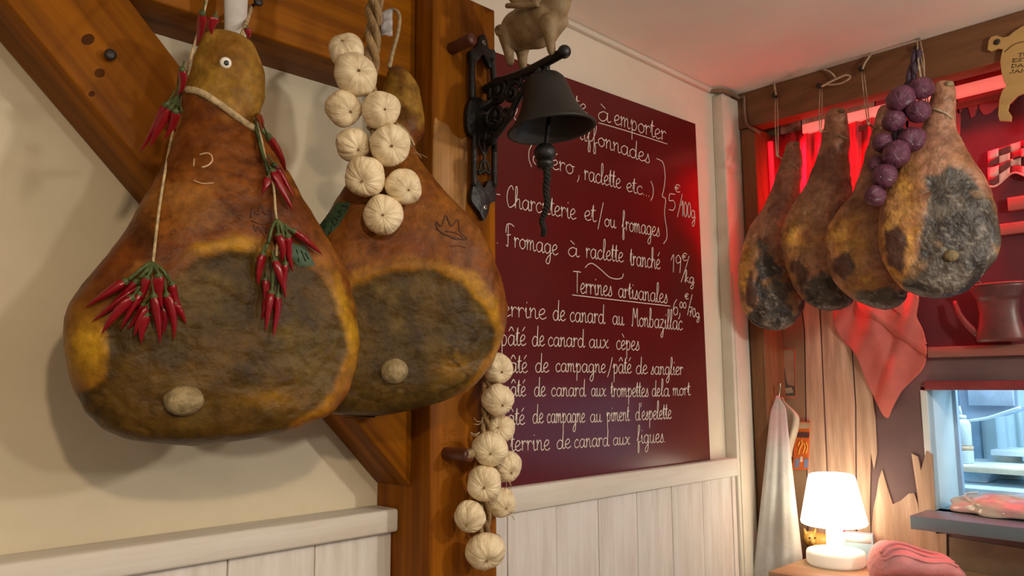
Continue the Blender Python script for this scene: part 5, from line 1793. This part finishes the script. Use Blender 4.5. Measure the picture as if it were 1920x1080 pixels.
# small yellow pig beside the lamp
pg0 = onZ(1537, 1036, TZ)
pg0 = Vector((min(pg0.x, 2.74), pg0.y, TZ))
d_ = onX(1537, 1030, 2.742)
pg0 = Vector((2.742, d_.y, TZ))
sp = 1.2/pxm(pg0)
PY = mat('yellow_glazed_pig', (0.60, 0.36, 0.08), 0.35, var=0.08, scale=20)
pieces = []
pieces.append(ellipsoid(pg0+Vector((0, 0, 17*sp)), 13*sp, 20*sp, 13*sp, 24, 16))
hp = pg0+R_*(-12*sp)+Vector((-.012, 0, 22*sp))
pieces.append(ellipsoid(hp, 11*sp, 11*sp, 11*sp, 20, 14))
pieces.append(ellipsoid(hp-fw*11*sp-U_*2*sp, 4.5*sp, 4.5*sp, 4.5*sp, 14, 10))
for s_ in (-1, 1):
    cap(hp+R_*(s_*7*sp)+U_*(8*sp), hp+R_*(s_*9*sp)+U_*(15*sp), 3.6*sp, 1.2*sp, 3)
    for q_ in (-1, 1):
        b_ = pg0+R_*(s_*11*sp)+fw*(q_*6*sp)
        cap(b_+Vector((0, 0, 10*sp)), Vector((b_.x, b_.y, TZ+4*sp)), 5*sp, 4*sp, 4)
pp = mk('toy_pig', join(*pieces), PY, origin=pg0)
rm = pp.modifiers.new('r', 'REMESH')
rm.mode = 'VOXEL'
rm.voxel_size = 0.0016
rm.use_smooth_shade = True
sm3 = pp.modifiers.new('s', 'SMOOTH')
sm3.iterations = 4
dg = bpy.context.evaluated_depsgraph_get()
dg.update()
pme = bpy.data.meshes.new_from_object(pp.evaluated_get(dg))
pp.modifiers.clear()
pp.data = pme
pme.shade_smooth()
zmin = min((pp.matrix_world @ v.co).z for v in pme.vertices)
tag(pp, 'small yellow toy pig behind the lamp base', 'toy pig')
for s_ in (-1, 1):
    mk('eye', ellipsoid(hp-fw*9.5*sp+R_*(s_*4*sp)+U_*(3.5*sp), 1.5*sp, 1.5*sp, 1.5*sp, 10, 8), BLACK, pp)
# pale blue carton right of the lamp
cb_ = onX(1612, 1030, 2.742)
bx0 = Vector((2.742, cb_.y, TZ))
crt = thing('carton', bx0, 'pale blue carton behind the lamp base', 'box')
Mx = Matrix.Translation(bx0) @ Matrix.Rotation(math.radians(14), 4, 'Z')
vv, ff = box(-.02, .02, -.046, .046, 0, .085, .002)
mk('carton_body', ([Mx @ p for p in vv], ff), mat('pale_blue_card', (0.36, 0.52, 0.62), 0.5, var=.05), crt)
vv, ff = box(-.0212, -.0202, -.040, .040, .055, .074, 0)
mk('carton_band', ([Mx @ p for p in vv], ff), mat('white_card_band', (0.75, 0.75, 0.72), 0.5), crt)
tag(mk('red_marker', tube([Vector((2.745, onX(1588, 1030, 2.745).y, TZ)), Vector((2.75, onX(1584, 1003, 2.75).y, TZ+.10))], .0062, 12, 0), mat('red_plastic', (0.45, 0.03, 0.03), 0.4)), 'thin red marker standing between lamp and carton', 'marker')
tag(mk('steel_clip', tube([onX(1512, 1052, 2.62), onX(1518, 1048, 2.62), onX(1516, 1058, 2.62), onX(1509, 1057, 2.62)], .002, 6, 4, closed=True), STEEL), 'small shiny clip on the sideboard beside the apron', 'clip')

# folded pink cloth
PK = mat('pink_cotton_cloth', (0.68, 0.33, 0.34), 0.85, var=0.07, scale=14, bump=0.3, bscale=60)
V, Fc = [], []
NA, NB = 56, 30
pc = onZ(1718, 1082, TZ)
du = R_.copy()
du.z = 0
du.normalize()
dv = Vector((-du.y, du.x, 0))
sc_ = 1/pxm(Vector((pc.x, pc.y, TZ)))
for i in range(NA+1):
    a = -1+2*i/NA
    for j in range(NB):
        th = 2*math.pi*j/NB
        env = (1-abs(a)**3.2)**.5 if abs(a) < 1 else 0.02
        env = max(env, .04)
        hgt = (24+12*sstep(.3, -.9, a)-8*sstep(.2, 1, a))*sc_
        cz_ = math.sin(th)
        rr = 1+.03*math.sin(3*th+a*3)+.025*math.sin(a*7+th*2)+.03*noise.noise(Vector((a*3, th, 0)))
        x = a*86*sc_
        yv = math.cos(th)*55*sc_*env*rr
        z = hgt*(1+cz_*env*rr) if cz_ > -1 else 0
        z = TZ+.001+max(0, hgt*(1+cz_)*env*rr)*1.05
        z += .004*noise.noise(Vector((a*6, math.cos(th)*2, 3)))*max(cz_, 0)*env
        V.append(Vector((pc.x, pc.y, 0))+du*x+dv*yv+Vector((0, 0, z)))
for i in range(NA):
    for j in range(NB):
        Fc.append((i*NB+j, i*NB+(j+1) % NB, (i+1)*NB+(j+1) % NB, (i+1)*NB+j))
Fc.append(tuple(range(NB))[::-1])
Fc.append(tuple(NA*NB+j for j in range(NB)))
pk = mk('folded_cloth', (V, Fc), PK)
tag(pk, 'folded pink cloth lying on the sideboard right of the lamp', 'cloth')
fl = []
for k, off in enumerate((0.0, .35, .7)):
    pts = []
    for i in range(12):
        a = -.85+1.5*i/11
        hgt = (24+12*sstep(.3, -.9, a)-8*sstep(.2, 1, a))*sc_
        th = math.pi*(.62+.12*k+.03*math.sin(a*5+k))
        env = (1-abs(a)**3.2)**.5
        pts.append(Vector((pc.x, pc.y, 0))+du*(a*86*sc_)-dv*(-math.cos(th)*57*sc_*env)+Vector((0, 0, TZ+.003+hgt*(1+math.sin(th))*env*1.06)))
    mk('cloth_fold', tube(pts, .0042, 7, 4), PK, pk)

# hook and hanging apron
XJ = XB+0.004
hkp = onX(1452, 712, XM-.03)
hk = thing('coat_hook', hkp, 'small shiny double hook on the brown panel', 'hook')
XK = XM-.01
CHR = mat('shiny_hook_metal', (0.55, 0.48, 0.38), 0.25, metal=0.9)
mk('hook_plate', lathe([(.011, 0), (.012, .003), (.009, .006)], 18, Matrix.Translation(onX(1453, 722, XM-.003)) @ frame_z((-1, 0, 0))), CHR, hk)
mk('hook_arm', tube([onX(1453, 724, XM-.006), onX(1455, 738, XM-.03), onX(1459, 745, XM-.10), onX(1462, 732, XM-.115), onX(1463, 718, XM-.115)], .0042, 8, 5), CHR, hk)
mk('hook_arm', tube([onX(1452, 724, XM-.006), onX(1447, 720, XM-.03), onX(1445, 712, XM-.05), onX(1447, 705, XM-.05)], .0042, 8, 5), CHR, hk)
mk('hook_ball', ellipsoid(onX(1447, 705, XM-.05), .006, .006, .006, 12, 8), CHR, hk)
AP = mat('pale_grey_linen', (0.54, 0.54, 0.53), 0.85, var=0.05, scale=8, bump=0.15, bscale=80)
apr = thing('hanging_apron', onX(1462, 1080, XM-.16), 'pale grey linen cloth hanging from the hook to below the frame', 'cloth')
XH = XM-0.118
V, Fc = [], []
NV, NU = 50, 40
for j in range(NV+1):
    t = j/NV
    y = 742+t*420
    l = 1456-8*sstep(0, .08, t)-(44*t**1.05)*1.0
    r = 1462+9*sstep(0, .06, t)+58*t**1.1*.80
    for i in range(NU+1):
        q_ = i/NU
        x = l+(r-l)*q_
        d = .012+.055*sstep(0, .25, t)*(1-.5*q_)+.04*t*math.sin(math.pi*q_)**.7+.012*t*math.sin(q_*9+2*t)+.004*math.sin(q_*21+t*3)*t
        V.append(onX(x, y, XH-d))
for j in range(NV):
    for i in range(NU):
        k = j*(NU+1)+i
        Fc.append((k, k+1, k+NU+2, k+NU+1))
ao = mk('apron_sheet', (V, Fc), AP, apr)
ao.modifiers.new('t', 'SOLIDIFY').thickness = .003
# second cloth on the same hook
V, Fc = [], []
NV, NU = 26, 14
for j in range(NV+1):
    t = j/NV
    y = 748+t*110
    l = 1458+6*t
    r = 1468+30*sstep(0, .35, t)-14*sstep(.38, 1, t)
    for i in range(NU+1):
        q_ = i/NU
        V.append(onX(l+(r-l)*q_, y+4*math.sin(q_*6), XM-.075-.012*math.sin(q_*8+t*3)-.01*math.sin(math.pi*q_)))
for j in range(NV):
    for i in range(NU):
        k = j*(NU+1)+i
        Fc.append((k, k+1, k+NU+2, k+NU+1))
tw = mk('hanging_towel', (V, Fc), mat('cream_towel', (0.55, 0.47, 0.37), 0.85, var=.06, scale=20, bump=.2))
tw.modifiers.new('t', 'SOLIDIFY').thickness = .003
tag(tw, 'short cream towel behind the long linen cloth on the hook', 'towel')

# small picture card and orange packet on the panel


def card(pts, th, material, name, x=XM-.005):
    return prism([onX(a, b, x) for a, b in pts], (-th, 0, 0), .0005)


pcd = thing('picture_card', onX(1478, 745, XM-.006), 'small framed picture card above the hook', 'picture')
mk('card', card([(1463, 656), (1490, 656), (1492, 746), (1465, 746)], .004, None, 'card'), mat('card_tan', (0.42, 0.27, 0.17), 0.5, col2=(0.30, 0.19, 0.12), scale=12), pcd, False)
for pts in ([(1463, 655), (1490, 655)], [(1465, 746), (1492, 746)], [(1463, 655), (1465, 746)], [(1490, 655), (1492, 746)]):
    mk('card_border', tube([onX(a, b, XM-.010) for a, b in pts], .0014, 6, 0), mat('red_orange_border', (0.55, 0.12, 0.05), 0.5), pcd)
mk('card_image', prism([onX(a, b, XM-.0092) for a, b in [(1466, 690), (1470, 684), (1473, 700), (1475, 715), (1478, 722), (1490, 724), (1491, 742), (1467, 742)]], (-.001, 0, 0)), mat('card_dark_image', (0.10, 0.08, 0.07), 0.6), pcd, False)
mk('card_image', prism([onX(a, b, XM-.0100) for a, b in [(1472, 728), (1484, 726), (1488, 736), (1474, 738)]], (-.001, 0, 0)), mat('card_light_image', (0.40, 0.33, 0.22), 0.6), pcd, False)

pkt = thing('snack_packet', onX(1504, 880, XM-.01), 'orange printed packet pinned to the panel above the lamp', 'packet')
mk('packet_body', card([(1493, 790), (1520, 791), (1516, 880), (1488, 880)], .008, None, 'p', XM-.009), mat('orange_packet', (0.62, 0.13, 0.025), 0.35, var=.1, scale=30), pkt, False)
XP = XM-.0175
for pts, mname, colr in (([(1495, 792), (1519, 793), (1518, 804), (1494, 803)], 'packet_cream', (0.55, 0.42, 0.28)), ([(1494, 810), (1518, 811), (1517, 821), (1493, 820)], 'packet_dark', (0.10, 0.05, 0.05)), ([(1491, 860), (1499, 860), (1498, 877), (1490, 877)], 'packet_blue', (0.20, 0.25, 0.42)), ([(1508, 860), (1516, 860), (1515, 877), (1507, 877)], 'packet_blue', (0.20, 0.25, 0.42)), ([(1501, 856), (1505, 856), (1505, 866), (1500, 866)], 'packet_white', (0.7, 0.6, 0.5))):
    mk('packet_print', prism([onX(a, b, XP) for a, b in pts], (-.0008, 0, 0)), mat(mname, colr, .4), pkt, False)
YL = mat('yellow_print', (0.75, 0.42, 0.06), 0.4)
for pts in ([(1497, 852), (1500, 840), (1504, 832), (1502, 824)], [(1505, 850), (1509, 838), (1506, 830)], [(1511, 850), (1514, 838), (1511, 828)], [(1496, 836), (1499, 828)]):
    mk('packet_figure', tube([onX(a, b, XP-.0006) for a, b in pts], .0022, 6, 4), YL, pkt)
